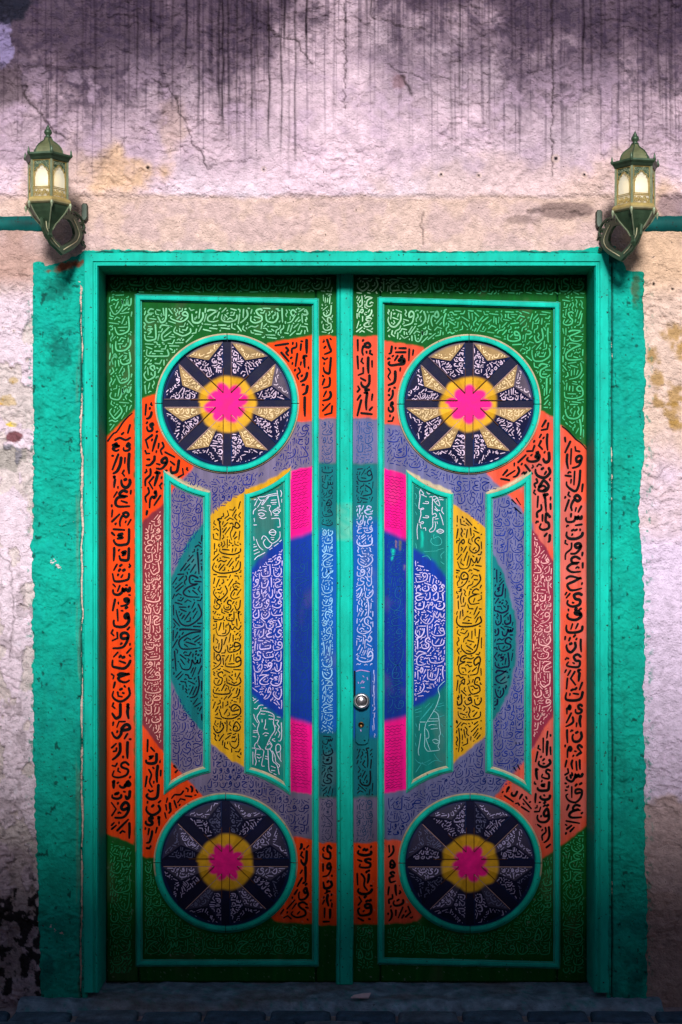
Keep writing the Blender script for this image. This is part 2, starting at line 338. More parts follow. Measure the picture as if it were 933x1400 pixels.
def wall_colour(X, Y):
    n1 = fbm(X/90, Y/90, 1, 5); n2 = fbm(X/26, Y/26, 2, 5); n3 = fbm(X/7, Y/7, 4, 4); ns = fbm(X/10, Y/150, 6, 5)
    lil = col(229, 200, 214); tan = col(214, 182, 166); pale = col(232, 212, 224)
    C = np.empty(X.shape+(3,)); C[:] = lil
    def mix(m_, c): 
        nonlocal C
        m_ = np.clip(m_, 0, 1)[..., None]; C = C*(1-m_)+np.asarray(c)*m_
    mix(ss(.45, .75, n1)*.5, pale)
    # smoother tan lintel render below the line at 268
    mix(ss(264, 274, Y+(n2-.5)*14)*.85, tan)
    mix(ss(.4, .62, n2)*ss(264, 280, Y)*ss(360, 330, Y)*.35, col(188, 160, 172))
    # warm blotches round the lantern heights and beside the crack
    for (cx, cy, rx, ry, k, c) in ((120, 250, 120, 60, .75, tan), (235, 170, 22, 40, .6, tan), (700, 250, 200, 40, .45, tan), (850, 270, 80, 80, .55, tan), (175, 235, 60, 34, .8, col(226, 186, 150)), (905, 360, 60, 100, .7, col(214, 176, 140)), (20, 360, 60, 60, .7, col(176, 138, 128))):
        mix(k*ss(1.1, .5, np.hypot((X-cx)/rx, (Y-cy)/ry)+(n2-.5)*1.1), c)
    # side walls, with brushed-over flecks of the teal beside the band
    side = ss(372, 420, Y)
    mix(side*ss(100, 60, X), col(226, 204, 216)); mix(side*ss(850, 880, X)*ss(700, 600, Y+(n1-.5)*160), col(220, 190, 176)); mix(side*ss(850, 880, X)*ss(600, 720, Y+(n1-.5)*160), col(220, 198, 222))
    mix(ss(860, 880, X)*ss(1085, 1100, Y+(n2-.5)*60), col(190, 162, 162))
    mix(ss(860, 880, X)*ss(1215, 1225, Y+(n2-.5)*20)*.7, col(178, 146, 140))
    for (cx, cy, r) in ((921, 458, 22), (933, 478, 20), (900, 517, 15), (922, 540, 18), (901, 551, 14), (921, 566, 20), (893, 487, 14), (925, 582, 12)):
        mix(ss(1, .3, np.hypot(X-cx, Y-cy)/r+(n3-.5)*1.2)*.75, col(168, 128, 52))
    for (cx, cy, rx, ry) in ((10, 548, 14, 9), (18, 520, 7, 5), (16, 580, 8, 4)):
        mix(ss(1, .7, np.hypot((X-cx)/rx, (Y-cy)/ry)+(n3-.5))*.9, col(210, 160, 30) if cy != 580 else col(220, 190, 40))
    mix(ss(1, .75, np.hypot((X-20)/14, (Y-598)/9)+(n3-.5)*.6), col(128, 82, 88))
    mix(ss(1, .8, np.hypot((X-14)/22, (Y-625)/20)+(n3-.5)*.7), col(138, 132, 140))
    fl = ss(.66, .7, fbm(X/4, Y/6, 75, 3))*(np.exp(-((X-42)/5)**2)+np.exp(-((X-886)/6)**2))*side; mix(fl*.8, col(0, 140, 120))
    # peeled coats on the left strip
    pe = ss(.54, .56, fbm(X/20, Y/30, 71, 5))*ss(60, 45, X)*ss(380, 420, Y)
    mix(pe*.6, col(196, 184, 172)); pe2 = ss(.62, .64, fbm(X/14, Y/22, 72, 4))*ss(60, 45, X)*ss(720, 800, Y)
    mix(pe2*.5, col(160, 142, 148))
    mix(ss(70, 40, X)*ss(1100, 1240, Y+(n1-.5)*120)*.6, col(128, 104, 120))
    mould = ss(.53, .58, fbm(X/11, Y/11, 73, 5)+.15*np.exp(-((X-40)/24)**2-((Y-1262)/30)**2)+.06*ss(1270, 1310, Y)-.1*ss(1235, 1180, Y))*ss(1150, 1225, Y)*ss(90, 60, X)
    mix(mould*.95, col(22, 22, 26))
    sp = ss(.68, .72, fbm(X/5, Y/5, 74, 3))*ss(90, 60, X)*ss(900, 1150, Y); mix(sp*.5, col(60, 50, 58))
    # grime washed down from above, deepened by a vignette painted into the top
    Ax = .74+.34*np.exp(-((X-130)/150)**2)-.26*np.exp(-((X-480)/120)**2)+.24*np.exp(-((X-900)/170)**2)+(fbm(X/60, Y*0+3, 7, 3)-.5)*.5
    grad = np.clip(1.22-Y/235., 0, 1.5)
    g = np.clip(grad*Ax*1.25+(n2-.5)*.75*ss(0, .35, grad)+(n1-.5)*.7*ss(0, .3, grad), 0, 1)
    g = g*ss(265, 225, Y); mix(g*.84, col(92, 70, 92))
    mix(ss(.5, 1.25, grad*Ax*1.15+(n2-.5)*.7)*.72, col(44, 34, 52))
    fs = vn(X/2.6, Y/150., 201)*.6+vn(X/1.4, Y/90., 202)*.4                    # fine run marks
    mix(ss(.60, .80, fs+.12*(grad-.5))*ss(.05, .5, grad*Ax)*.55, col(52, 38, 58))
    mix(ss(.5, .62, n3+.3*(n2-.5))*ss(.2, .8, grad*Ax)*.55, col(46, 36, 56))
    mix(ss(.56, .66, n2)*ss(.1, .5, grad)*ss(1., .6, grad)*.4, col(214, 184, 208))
    # lighter flake at top left and dark patch below it
    mix(ss(1, .85, np.hypot((X-6)/17, (Y-64)/32)+(n2-.5)*1.5+(n3-.5)*.5)*.75, col(140, 126, 168)); mix(ss(1, .5, np.hypot((X-10)/34, (Y-118)/34)+(n2-.5)*1.8+(n3-.5)*.6)*.7, col(66, 52, 60)); mix(ss(1, .6, np.hypot((X-5)/40, (Y-0)/34)+(n2-.5)*1.8)*.9, col(22, 26, 40))
    mix(ss(1, .5, np.hypot((X-545)/13, (Y-112)/14)+(n3-.5)*.9)*.6, col(120, 84, 88))
    # grey repair smear right of centre above the lintel
    mix(ss(1, .5, np.hypot((X-770)/62, (Y-288)/12)+(n2-.5)*1.4)*.75, col(118, 96, 96)); mix(ss(1, .5, np.hypot((X-715)/34, (Y-300)/9)+(n2-.5)*1.3)*.6, col(128, 106, 102))
    mix(ss(1, .5, np.hypot((X-922)/30, (Y-285)/22)+(n2-.5)*1)*.7, col(128, 106, 124))
    mix(np.clip(dripmap(X, Y)*1.25, 0, 1), col(26, 15, 26))
    cr = crackmap(X, Y); mix(cr*.9, col(40, 30, 34))
    for (hx, hy, r) in ((361, 232, 2.6), (603, 239, 3), (655, 240, 2.6), (760, 217, 4), (424, 286, 1.6), (487, 287, 1.8), (445, 321, 1.6), (798, 240, 3), (203, 230, 4), (19, 452, 1.6), (15, 503, 1.5), (894, 388, 3.2), (920, 395, 3), (893, 352, 2)):
        q = np.hypot(X-hx, Y-hy)/(r*.62); mix(ss(1.3, .7, q), col(22, 16, 18)); mix(ss(.9, 0, np.abs(q-1.8))*.5, col(232, 200, 180))
    C = C*(.82+.32*n3)[..., None]
    return np.clip(C*1.08, .004, .84), cr
def wall_relief(X, Y, cr):
    smooth_band = ss(268, 276, Y)*ss(372, 360, Y)
    wx = X+(fbm(X/30, Y/30, 86, 3)-.5)*30; wy = Y+(fbm(X/30, Y/30, 87, 3)-.5)*30
    rough = .35+.9*ss(.38, .62, fbm(X/70, Y/60, 88, 3))
    h = (fbm(X/60, Y/60, 81, 3)-.5)*.016
    r1 = 1-np.abs(2*fbm(wx/24, wy/15, 82, 4)-1); h = h+(np.maximum(r1, .72)-.7)*.020*(1-.8*smooth_band)*rough
    r2 = 1-np.abs(2*fbm((wx+wy*.5)/12, (wy-wx*.3)/6, 83, 3)-1); h = h+(np.maximum(r2, .6)-.6)*.009*(1-.6*smooth_band)*rough
    h = h+(fbm(X/3.4, Y/2.8, 84, 2)-.5)*.0034*(1-.5*smooth_band)*rough
    h = h-cr*.006
    # the render above 268 is a thicker coat
    h = h+.005*ss(270, 266, Y+(fbm(X/14, Y/14, 85)-.5)*8)*((Y > 150))
    pe = ss(.54, .56, fbm(X/20, Y/30, 71, 5))*ss(60, 45, X)*ss(380, 420, Y); h = h-.009*pe
    return h
Fw = gridfaces(len(ys), len(xs))
cxm = ((X[:-1, :-1]+X[1:, 1:])/2).ravel(); cym = ((Y[:-1, :-1]+Y[1:, 1:])/2).ravel()
hole = (cxm > JL0+4) & (cxm < JR1-4) & (cym > HT0+3)
Fw = Fw[~hole]; us = np.unique(Fw); mp = np.full(X.size, -1); mp[us] = np.arange(len(us)); Fw = mp[Fw]
Xu = X.ravel()[us]; Yu = Y.ravel()[us]
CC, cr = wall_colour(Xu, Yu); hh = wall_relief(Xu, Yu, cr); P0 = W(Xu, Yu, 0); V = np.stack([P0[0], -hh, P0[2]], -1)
wall = thing('plaster_wall', 'weathered lilac and tan plastered wall around the painted double door', 'wall')
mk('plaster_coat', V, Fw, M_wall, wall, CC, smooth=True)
# core of the wall behind the coat: left, right and above the doorway
xl = W(JL0-4, 0, 0)[0]; xr = W(JR1+4, 0, 0)[0]; zt = W(0, HT0-4, 0)[2]
for (a, b_, z0, z1) in ((-4.2, xl, -.3, 4.4), (xr, 5.4, -.3, 4.4), (xl+.001, xr-.001, zt, 4.4)):
    boxm('masonry', a, b_, .03, .42, z0, z1, col(120, 100, 96), M_wall, wall)

# ---------------------------------------------------------------- teal painted surround of the opening
yy = np.arange(334, 1392, step*.8)
def jag(y, s, a): return (fbm(np.asarray(y)/26., np.asarray(y)*0+s, 91, 4)-.5)*a+(fbm(np.asarray(y)/5., np.asarray(y)*0+s, 92, 3)-.5)*a*.7
def strip_mesh(name, E0, E1, ts, axis, nk, lab, proud=.006, seed=0):
    """ts: stations along; E0, E1 edge coordinates across, nk cells across"""
    u = np.linspace(0, 1, nk+1); A = E0[:, None]*(1-u)+E1[:, None]*u; T = np.repeat(ts[:, None], nk+1, 1)
    Xp, Yp = (A, T) if axis == 'v' else (T, A)
    q = np.minimum(np.abs(A-E0[:, None]), 1e9)
    return Xp, Yp
def surround(lab, poly_fn, x0, x1, y0, y1, proud):
    xs_ = np.arange(x0, x1, 1.3); ys_ = np.arange(y0, y1, 1.3); Xs, Ys = np.meshgrid(xs_, ys_)
    m_ = poly_fn(Xs, Ys); mb = blur(m_.astype(float), 1)
    _, cr_ = wall_colour(Xs[:2, :2], Ys[:2, :2]); base = wall_relief(Xs, Ys, np.zeros(Xs.shape))*.6
    g = (fbm(Xs/5, Ys/5, 101, 3)-.5)*.005+(fbm(Xs/40, Ys/40, 102, 3)-.5)*.012+(fbm(Xs/2.6, Ys/2.4, 103, 2)-.5)*.003
    ridg = 1-np.abs(2*fbm(Xs/9, Ys/9, 104, 3)-1); g = g+(ridg-.7)*.0035*ss(600, 860, Xs+0)
    cut = ss(2.2, .3, np.abs(Xs-(112.5+(fbm(Ys/30, Ys*0, 105)-.5)*5)))*ss(390, 420, Ys)*(Xs < 300)+ss(1.6, .3, np.abs(Xs-(836+(fbm(Ys/60, Ys*0, 106)-.5)*1.5)))*(Xs > 600)*ss(352, 370, Ys)
    h = np.where(mb > .5, base+proud+g-cut*.010, base+proud*.2-.004)
    h = base-.003+(proud+.003+g-cut*.010)*ss(.15, .8, mb)
    n2 = fbm(Xs/30, Ys/30, 111, 5); n3 = fbm(Xs/6, Ys/6, 112, 4); n1 = fbm(Xs/12, Ys/70, 113, 4)
    C = np.empty(Xs.shape+(3,)); C[:] = col(0, 166, 146)
    def mix(k, c):
        nonlocal C
        k = np.clip(k, 0, 1)[..., None]; C = C*(1-k)+np.asarray(c)*k
    mix(ss(.5, .8, n2)*.5, col(0, 150, 140)); mix(ss(.55, .8, n1)*.4, col(10, 130, 112))
    mix(ss(.68, .76, n3)*.3, col(0, 100, 88)); mix(ss(.76, .79, fbm(Xs/6, Ys/8, 114, 3))*.8, col(14, 60, 54))
    mix(cut*.95, col(16, 40, 38))
    mix(ss(1., .4, np.abs(Xs-108)/4.)*ss(.45, .6, fbm(Xs/5, Ys/60, 115))*.7*ss(400, 600, Ys), col(80, 140, 120))
    # exposed brick and soot on the corners
    mix(ss(1, .6, np.hypot((Xs-92)/26, (Ys-364+(Xs-92)*.22)/8)+(n3-.5)*1.1)*.95, col(140, 76, 52))
    mix(ss(1, .4, np.hypot((Xs-75)/22, (Ys-398)/24)+(n3-.5)*1.3)*.6, col(14, 78, 70)); mix(ss(1, .3, np.hypot((Xs-85)/24, (Ys-480)/34)+(n3-.5)*1.8)*.5, col(10, 84, 78))
    mix(ss(1, .4, np.hypot((Xs-833)/16, (Ys-356)/10)+(n3-.5)*1.5)*.85, col(6, 62, 56)); mix(ss(1, .4, np.hypot((Xs-868)/7, (Ys-395)/26)+(n3-.5)*1.1)*.85, col(92, 84, 56))
    mix((Xs > 864)*(Ys < 425)*.55, col(10, 110, 84))
    lint = np.exp(-((Ys-(346+(fbm(Xs/16, Ys*0, 116)-.5)*8))/1.5)**2)*ss(118, 140, Xs)*ss(840, 800, Xs)*ss(.35, .5, fbm(Xs/18, Ys/18, 117)); mix(lint*.95, col(18, 36, 36))
    mix(ss(1180, 1330, Ys)*ss(.45, .7, n2)*.5, col(10, 74, 74))
    C = np.clip(C*(.86+.28*n3)[..., None], .004, .8)
    P_ = W(Xs, Ys, 0); V_ = np.stack([P_[0], -h, P_[2]], -1).reshape(-1, 3)
    F_ = gridfaces(len(ys_), len(xs_)); keep = (mb[:-1, :-1]+mb[1:, 1:]+mb[1:, :-1]+mb[:-1, 1:]).ravel()/4 > .12
    F_ = F_[keep]; us = np.unique(F_); mp = np.full(len(V_), -1); mp[us] = np.arange(len(us))
    mk('painted_surround', V_[us], mp[F_], M_surr, wall, C.reshape(-1, 3)[us], smooth=True, label=lab)
surround('teal painted plaster band left of the door',
         lambda x, y: (x > 46+jag(y, 1, 7)*np.where(y < 560, .25, 1.)+np.clip((y-1000)/380., 0, 1)*11) & (x < 120) & (y > np.where(x < 60, 360, 366-(x-60)*.36)+jag(x, 7, 5)), 36, 121, 340, 1372, .008)
surround('teal painted plaster band right of the door',
         lambda x, y: (x > 830) & (((x < 856+jag(y, 2, 3)) & (y > 346+np.clip(x-840, 0, 20)**2*.09+jag(x, 9, 4))) | ((x < 880+jag(y, 3, 6)+np.clip((y-1000)/300., 0, 1)*5-6*ss(620, 700, y)*ss(800, 720, y)) & (y > 371+jag(x, 4, 5)) & (x > 852+3*ss(420, 370, y)))), 829, 896, 336, 1405, .014)
surround('teal painted plaster band above the door',
         lambda x, y: (x > 112) & (x < 842) & (y < 354) & (y > 343.5+jag(x, 12, 4.5)-5.5*ss(790, 815, x)+3*ss(500, 250, x)*0), 110, 842, 334, 354, .008)
# flat teal stripe painted on a low moulding that ends behind each lantern
def rail(px0, px1, lab):
    ts = np.arange(px0, px1, 4.) if px1-px0 > 0 else np.arange(px1, px0, 4.)
    prof = [(294.5, 0), (295, .008), (296.5, .014), (306, .017), (315, .014), (317, .008), (318, 0)]
    V = []; C = []
    for t in ts:
        for (py, d) in prof:
            p = W(t, py+(vn(t/6., py, 7)-.5)*1.2, 0); V.append((p[0], .01-d*1.1, p[2]))
            q = vn(t/40., py/2.5, 17); C.append(col(0, 50+60*q, 50+56*q))
    F_ = gridfaces(len(ts), len(prof)); o = mk('wall_rail', V, F_, M_trim, None, np.array(C), smooth=True)
    tag(o, lab, 'rail', 'teal rails running off behind the lanterns')
rail(-900, 70, 'dark teal rail on the wall running left behind the left lantern')
rail(872, 1900, 'dark teal rail on the wall running right behind the right lantern')

# ---------------------------------------------------------------- door frame
fr = thing('door_frame', 'turquoise wooden frame fixed around the painted double door', 'door frame', W(CX, 1357, 0))
def frame_piece(name, prof, lo, hi, vertical, mitre, cols):
    """prof: list of (pixel across, depth); mitre: for each profile point where the piece starts and ends"""
    V = []; C = []; K = 60
    for k in range(K+1):
        t = k/K
        for j, (p, d) in enumerate(prof):
            a, b_ = mitre[j]; s = a*(1-t)+b_*t
            q = W(p, s, d) if vertical else W(s, p, d)
            V.append(q); nzz = .86+.25*fbm(np.array([s/40.]), np.array([j*1.3+p]), 31)[0]; C.append(np.clip(np.array(cols[j])*nzz, 0, .8))
    F_ = gridfaces(K+1, len(prof))
    if not vertical: F_ = F_[:, ::-1]
    return mk(name, V, F_, M_trim, fr, np.array(C))
TL = col(0, 184, 163); TG = col(30, 130, 112)
# each profile goes from the wall side to the leaf: outer return, flat face, bead, reveal
def sidecols(n_): return [TL]*n_
lp = [(115, .03), (115, -.012), (116, -.016), (127, -.016), (128, -.010), (130, -.010), (131, -.014), (133, -.014), (135, -.004), (146.5-10.3*(0), YD+.03)]
lp[-1] = (146.2, YD+.03)
def back(px, y): return px   # pixel stays: W() unprojects at the point's own depth
def straight(px_wall, y): return CX+(px_wall-CX)*CD/(CD+y)          # where a point of the reveal, going straight back, lands
def straight_y(py_wall, y): return HOR+(py_wall-HOR)*CD/(CD+y)
lp[-1] = (straight(135.5, YD+.03), YD+.03)
rp = [(833, .03), (833, -.012), (832, -.016), (821, -.016), (820, -.010), (818, -.010), (817, -.014), (815.5, -.014), (813, -.004), (straight(812.5, YD+.03), YD+.03)]
tp = [(346, .03), (346, -.012), (347, -.016), (357, -.016), (358, -.010), (360, -.010), (361, -.014), (363, -.014), (364.5, -.004), (straight_y(365, YD+.03), YD+.03)]
lc = [TL]*8+[TL*.9, col(30, 140, 120)]; 
mit = [(tp[j][0], 1357 if lp[j][1] < .1 else straight_y(1357, YD+.03)) for j in range(10)]
frame_piece('jamb', lp, 0, 0, True, mit, lc)
mk_r = frame_piece('jamb', rp, 0, 0, True, mit, lc); 
me = mk_r.data; me.flip_normals()
hm = [(lp[j][0], rp[j][0]) for j in range(10)]
frame_piece('header', tp, 0, 0, False, hm, lc)

# ---------------------------------------------------------------- door leaves
LY = YD                                         # stile face
PYD = YD+.007                                   # panel face
leafL = thing('door_leaf', 'left door leaf with dark sunburst discs and no lock', 'door', W(146, 1343, YD), 'pair of painted door leaves')
leafR = thing('door_leaf', 'right door leaf carrying the round knob and lock plate', 'door', W(802, 1343, YD), 'pair of painted door leaves')

def board(name, corners, y, parent, st=1.5, relief=True, skirt=.012, label=None):
    """a painted board: corners TL, TR, BR, BL in pixels; its paint comes from the zone raster"""
    (ax, ay), (bx, by), (cx, cy), (dx, dy) = corners
    nx = max(2, int(max(bx-ax, cx-dx)/st)+1); ny = max(2, int(max(dy-ay, cy-by)/st)+1)
    u, v = np.meshgrid(np.linspace(0, 1, nx), np.linspace(0, 1, ny))
    X_ = (ax*(1-u)+bx*u)*(1-v)+(dx*(1-u)+cx*u)*v; Y_ = (ay*(1-u)+by*u)*(1-v)+(dy*(1-u)+cy*u)*v
    h = (fbm(X_/40, Y_/90, 121, 3)-.5)*.0007 if relief else 0*X_
    d = y+h; edge = (u < 1e-6) | (u > 1-1e-6) | (v < 1e-6) | (v > 1-1e-6); d = np.where(edge, y+skirt, d)
    P_ = W(X_, Y_, d); V_ = np.stack([P_[0], d, P_[2]], -1).reshape(-1, 3)
    o = mk(name, V_, gridfaces(ny, nx), M_board, parent, zcol(X_, Y_).reshape(-1, 3), smooth=True, label=label)
    return o
# structural slab behind the boards
for (a, b_, p) in ((145.5, 470, leafL), (471.5, 803.2, leafR)):
    x0 = W(a, 0, YD)[0]; x1 = W(b_, 0, YD)[0]
    boxm('core_board', x0, x1, YD+.013, YD+.05, W(0, 1343, YD)[2], W(0, 374, YD)[2], col(20, 70, 50), M_board, p)
# rectangle moulding centre lines
RL = [(189, 406.5), (432, 412.5), (432, 1317), (190, 1317)]
RR = [(520.5, 410.5), (762, 417.5), (762, 1320), (520.5, 1314)]
def leafboards(x0, x1, R, leaf):
    board('stile', [(x0, 375), (R[0][0]-.5, 375), (R[3][0]-.5, 1343), (x0, 1343)], LY, leaf)
    board('stile', [(R[1][0]+.5, 375), (x1, 375), (x1, 1343), (R[2][0]+.5, 1343)], LY, leaf)
    board('rail', [(R[0][0], 375), (R[1][0], 375), R[1], R[0]], LY+.0006, leaf)
    board('rail', [R[3], R[2], (R[2][0], 1343), (R[3][0], 1343)], LY+.0006, leaf)
leafboards(145.5, 469, RL, leafL); leafboards(474, 803.2, RR, leafR)
panelL = board('panel', RL, PYD, leafL); panelR = board('panel', RR, PYD, leafR)

PROF = [(-.5, 0), (-.5, .40), (-.40, .52), (-.34, .50), (-.27, .92), (-.12, 1), (.12, 1), (.27, .92), (.34, .50), (.40, .52), (.5, .40), (.5, 0)]
def trimcol(px, py, j, tint):
    n_ = fbm(np.array([px/12.]), np.array([py/12.+j*.7]), 41)[0]
    c = np.array(TL)*(.84+.3*n_)
    if j in (2, 3, 8, 9): c = c*.72+np.array(CREAM)*.12      # old coat showing through along the quirk
    if tint is not None:
        c2, js = tint
        if j in js: c = np.array(c2)*(.8+.4*n_)
    return np.clip(c, .004, .8)
def sweep(parent, pts, w_, hgt, base, corners, name='moulding_strip', tints=None, closed=True):
    """mitred moulding along pts (pixels); one object between successive corners"""
    P = [np.array(p, float) for p in pts]; n_ = len(P)
    def off(i):
        a = P[i]-P[i-1] if (closed or i > 0) else P[1]-P[0]
        b2 = P[(i+1) % n_]-P[i] if (closed or i < n_-1) else a
        a = a/np.linalg.norm(a); b2 = b2/np.linalg.norm(b2)
        na = np.array([a[1], -a[0]]); nb = np.array([b2[1], -b2[0]]); m_ = na+nb; m_ = m_/np.linalg.norm(m_)
        return m_/max(.35, m_.dot(na))
    offs = [off(i) for i in range(n_)]
    cs = corners+[corners[0]+n_] if closed else corners
    for q in range(len(cs)-1):
        V = []; C = []; st = []
        idx = list(range(cs[q], cs[q+1]+1))
        stations = []
        for a, b2 in zip(idx[:-1], idx[1:]):
            A, B = P[a % n_], P[b2 % n_]; k = max(1, int(np.linalg.norm(B-A)/8))
            for t in range(k): stations.append((A*(1-t/k)+B*t/k, offs[a % n_]*(1-t/k)+offs[b2 % n_]*t/k))
        stations.append((P[idx[-1] % n_], offs[idx[-1] % n_]))
        tint = tints[q] if tints else None
        for (c, o_) in stations:
            wj = 1+(vn(c[0]/15., c[1]/15., 51)-.5)*.10
            for j, (a, d) in enumerate(PROF):
                p = c+o_*a*w_*wj; y = base-hgt*d
                V.append(W(p[0], p[1], y)); C.append(trimcol(p[0], p[1], j, tint))
        F_ = gridfaces(len(stations), len(PROF)).tolist()
        F_.append(tuple(range(len(PROF)))); e = (len(stations)-1)*len(PROF); F_.append(tuple(e+j for j in range(len(PROF)))[::-1])
        o = mk(name, V, F_, M_trim, parent, np.array(C))
BASE = PYD+.004
sweep(leafL, RL, 10.5, .022, BASE, [0, 1, 2, 3]); sweep(leafR, RR, 10.5, .022, BASE, [0, 1, 2, 3])

# medallion centres and shaped frames
MED = {'TL': (310.7, 551.5), 'BL': (308.8, 1179.5), 'TR': (641.6, 552.5), 'BR': (643.0, 1180.0)}
RX, RY = 93.2, 90.4                              # centre line of the ring
def arcpts(c, r, p0, p1, k=9):
    a0 = atan2(p0[1]-c[1], p0[0]-c[0]); a1 = atan2(p1[1]-c[1], p1[0]-c[0])
    if a1-a0 > pi: a1 -= 2*pi
    if a0-a1 > pi: a1 += 2*pi
    r0 = hypot(p0[0]-c[0], p0[1]-c[1]); r1 = hypot(p1[0]-c[0], p1[1]-c[1])
    return [(c[0]+(r0+(r1-r0)*t/k)*cos(a0+(a1-a0)*t/k), c[1]+(r0+(r1-r0)*t/k)*sin(a0+(a1-a0)*t/k)) for t in range(k+1)]
FR = {}
def shaped(leaf, key, xl_, xr_, ytl, ytr, ybr, ybl, ct, cb, yell=None):
    top = arcpts(ct, 0, (xl_, ytl), (xr_, ytr)); bot = arcpts(cb, 0, (xr_, ybr), (xl_, ybl))
    pts = top+bot; n_ = len(top)
    cream = (CREAM*1.25, (0, 1, 2, 3, 4)); creamt = (yell if yell is not None else CREAM, (8, 9, 10, 11)) 
    # inset panel inside the frame
    FR[key] = pts
    # frame: corner order TL, TR, BR, BL ; outside of a clockwise path (py down) is on the +offset side
    sweep(leaf, pts, 10, .020, BASE-.001, [0, n_-1, n_, 2*n_-1], tints=[creamt, None, cream, None])
    xs_ = np.linspace(xl_, xr_, int((xr_-xl_)/1.5)+1)
    tx = np.array([p[0] for p in top]); ty = np.array([p[1] for p in top]); bx = np.array([p[0] for p in bot])[::-1]; by = np.array([p[1] for p in bot])[::-1]
    yt = np.interp(xs_, tx, ty); yb = np.interp(xs_, bx, by); ny = int((yb-yt).max()/1.5)
    v = np.linspace(0, 1, ny)[:, None]; Y_ = yt[None]*(1-v)+yb[None]*v; X_ = np.repeat(xs_[None], ny, 0); d = np.full(X_.shape, PYD-.003)
    P_ = W(X_, Y_, PYD-.003); V_ = np.stack([P_[0], d, P_[2]], -1).reshape(-1, 3)
    mk('inset_panel', V_, gridfaces(ny, len(xs_)), M_board, leaf, zcol(X_, Y_).reshape(-1, 3), smooth=True)
shaped(leafL, 'A', 229, 283, 652, 676, 1052, 1077, MED['TL'], MED['BL'])
shaped(leafL, 'B', 339, 392.5, 678, 651, 1078, 1053, MED['TL'], MED['BL'], YELLOW)
shaped(leafR, 'C', 560.5, 615, 652, 678, 1051, 1075, MED['TR'], MED['BR'])
shaped(leafR, 'D', 669, 722, 678, 654, 1077, 1052, MED['TR'], MED['BR'])

# ---------------------------------------------------------------- medallions
HW = 5.4                                          # half channel width, upright and level; the diagonals are wider
def wedge_geo(k):
    """corner points of wedge k (unit: pixels from the centre), between channel k and k+1; channels every 45 degrees from +x"""
    a0 = k*pi/4; a1 = a0+pi/4
    h0 = HW if k % 2 == 0 else HW*1.35; h1 = HW if (k+1) % 2 == 0 else HW*1.35
    R = 87.0
    d0 = np.array([cos(a0), sin(a0)]); n0 = np.array([-sin(a0), cos(a0)]); d1 = np.array([cos(a1), sin(a1)]); n1_ = np.array([sin(a1), -cos(a1)])
    # tip: intersection of the two channel edges
    A_ = np.array([d0, -d1]).T; rhs = n1_*h1-n0*h0; s = np.linalg.solve(A_, rhs); T = n0*h0+d0*s[0]
    O0 = n0*h0+d0*sqrt(R*R-h0*h0); O1 = n1_*h1+d1*sqrt(R*R-h1*h1)
    am = (a0+a1)/2; Ap = np.array([cos(am), sin(am)])*66
    t0 = atan2(O0[1], O0[0]); t1 = atan2(O1[1], O1[0]); 
    if t1 < t0: t1 += 2*pi
    arc = [np.array([cos(t0+(t1-t0)*q/10), sin(t0+(t1-t0)*q/10)])*R for q in range(11)]
    return T, O0, O1, Ap, arc
WH = .016; WL = .004; DISC_Y = PYD-.0015
def wedge_depth(dx, dy):
    """surface depth at an offset from a medallion centre (for the lettering)"""
    a = atan2(dy, dx) % (2*pi); k = int(a//(pi/4)) % 8
    T, O0, O1, Ap, arc = WG[k]; p = np.array([dx, dy])
    for (B, Cn) in ((T, O0), (T, O1), (O0, O1)):
        M_ = np.array([B-Ap, Cn-Ap]).T
        try: s = np.linalg.solve(M_, p-Ap)
        except Exception: continue
        if s[0] >= -.02 and s[1] >= -.02:
            return DISC_Y-WL-WH*max(0, 1-(s[0]+s[1])*(.93 if (B is O0) else 1))
    return DISC_Y-WL
WG = [wedge_geo(k) for k in range(8)]
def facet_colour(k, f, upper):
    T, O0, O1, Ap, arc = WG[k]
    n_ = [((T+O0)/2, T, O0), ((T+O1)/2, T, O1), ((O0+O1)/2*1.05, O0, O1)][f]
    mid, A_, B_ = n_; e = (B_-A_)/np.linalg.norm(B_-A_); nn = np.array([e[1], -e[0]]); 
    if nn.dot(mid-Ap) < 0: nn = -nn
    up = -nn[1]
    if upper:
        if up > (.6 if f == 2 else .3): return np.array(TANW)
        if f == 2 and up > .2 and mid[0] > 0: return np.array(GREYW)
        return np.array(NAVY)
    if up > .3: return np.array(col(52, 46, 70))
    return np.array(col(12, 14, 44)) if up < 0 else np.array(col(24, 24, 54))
def centre_paint(dx, dy, c, seed, rp_=24):
    r = np.hypot(dx, dy); a = np.arctan2(dy, dx)
    ry = 39+2.5*(vn(a*3+9, a*0, seed)-.5)*2; k = ss(ry+2.5, ry-2.5, r)[..., None]; c = c*(1-k)+np.array(YELLOW)*1.05*k
    hal = ss(rp_+7, rp_, r)[..., None]*.4; c = c*(1-hal)+np.array(col(245, 130, 60))*hal
    rp2 = rp_*(.86+.32*np.abs(np.cos(a*4+seed))**.7)*(.9+.25*vn(a*2+5, a*0, seed+3)); k = ss(rp2+2.8, rp2-2.2, r)[..., None]
    return c*(1-k)+np.array(PINK)*k
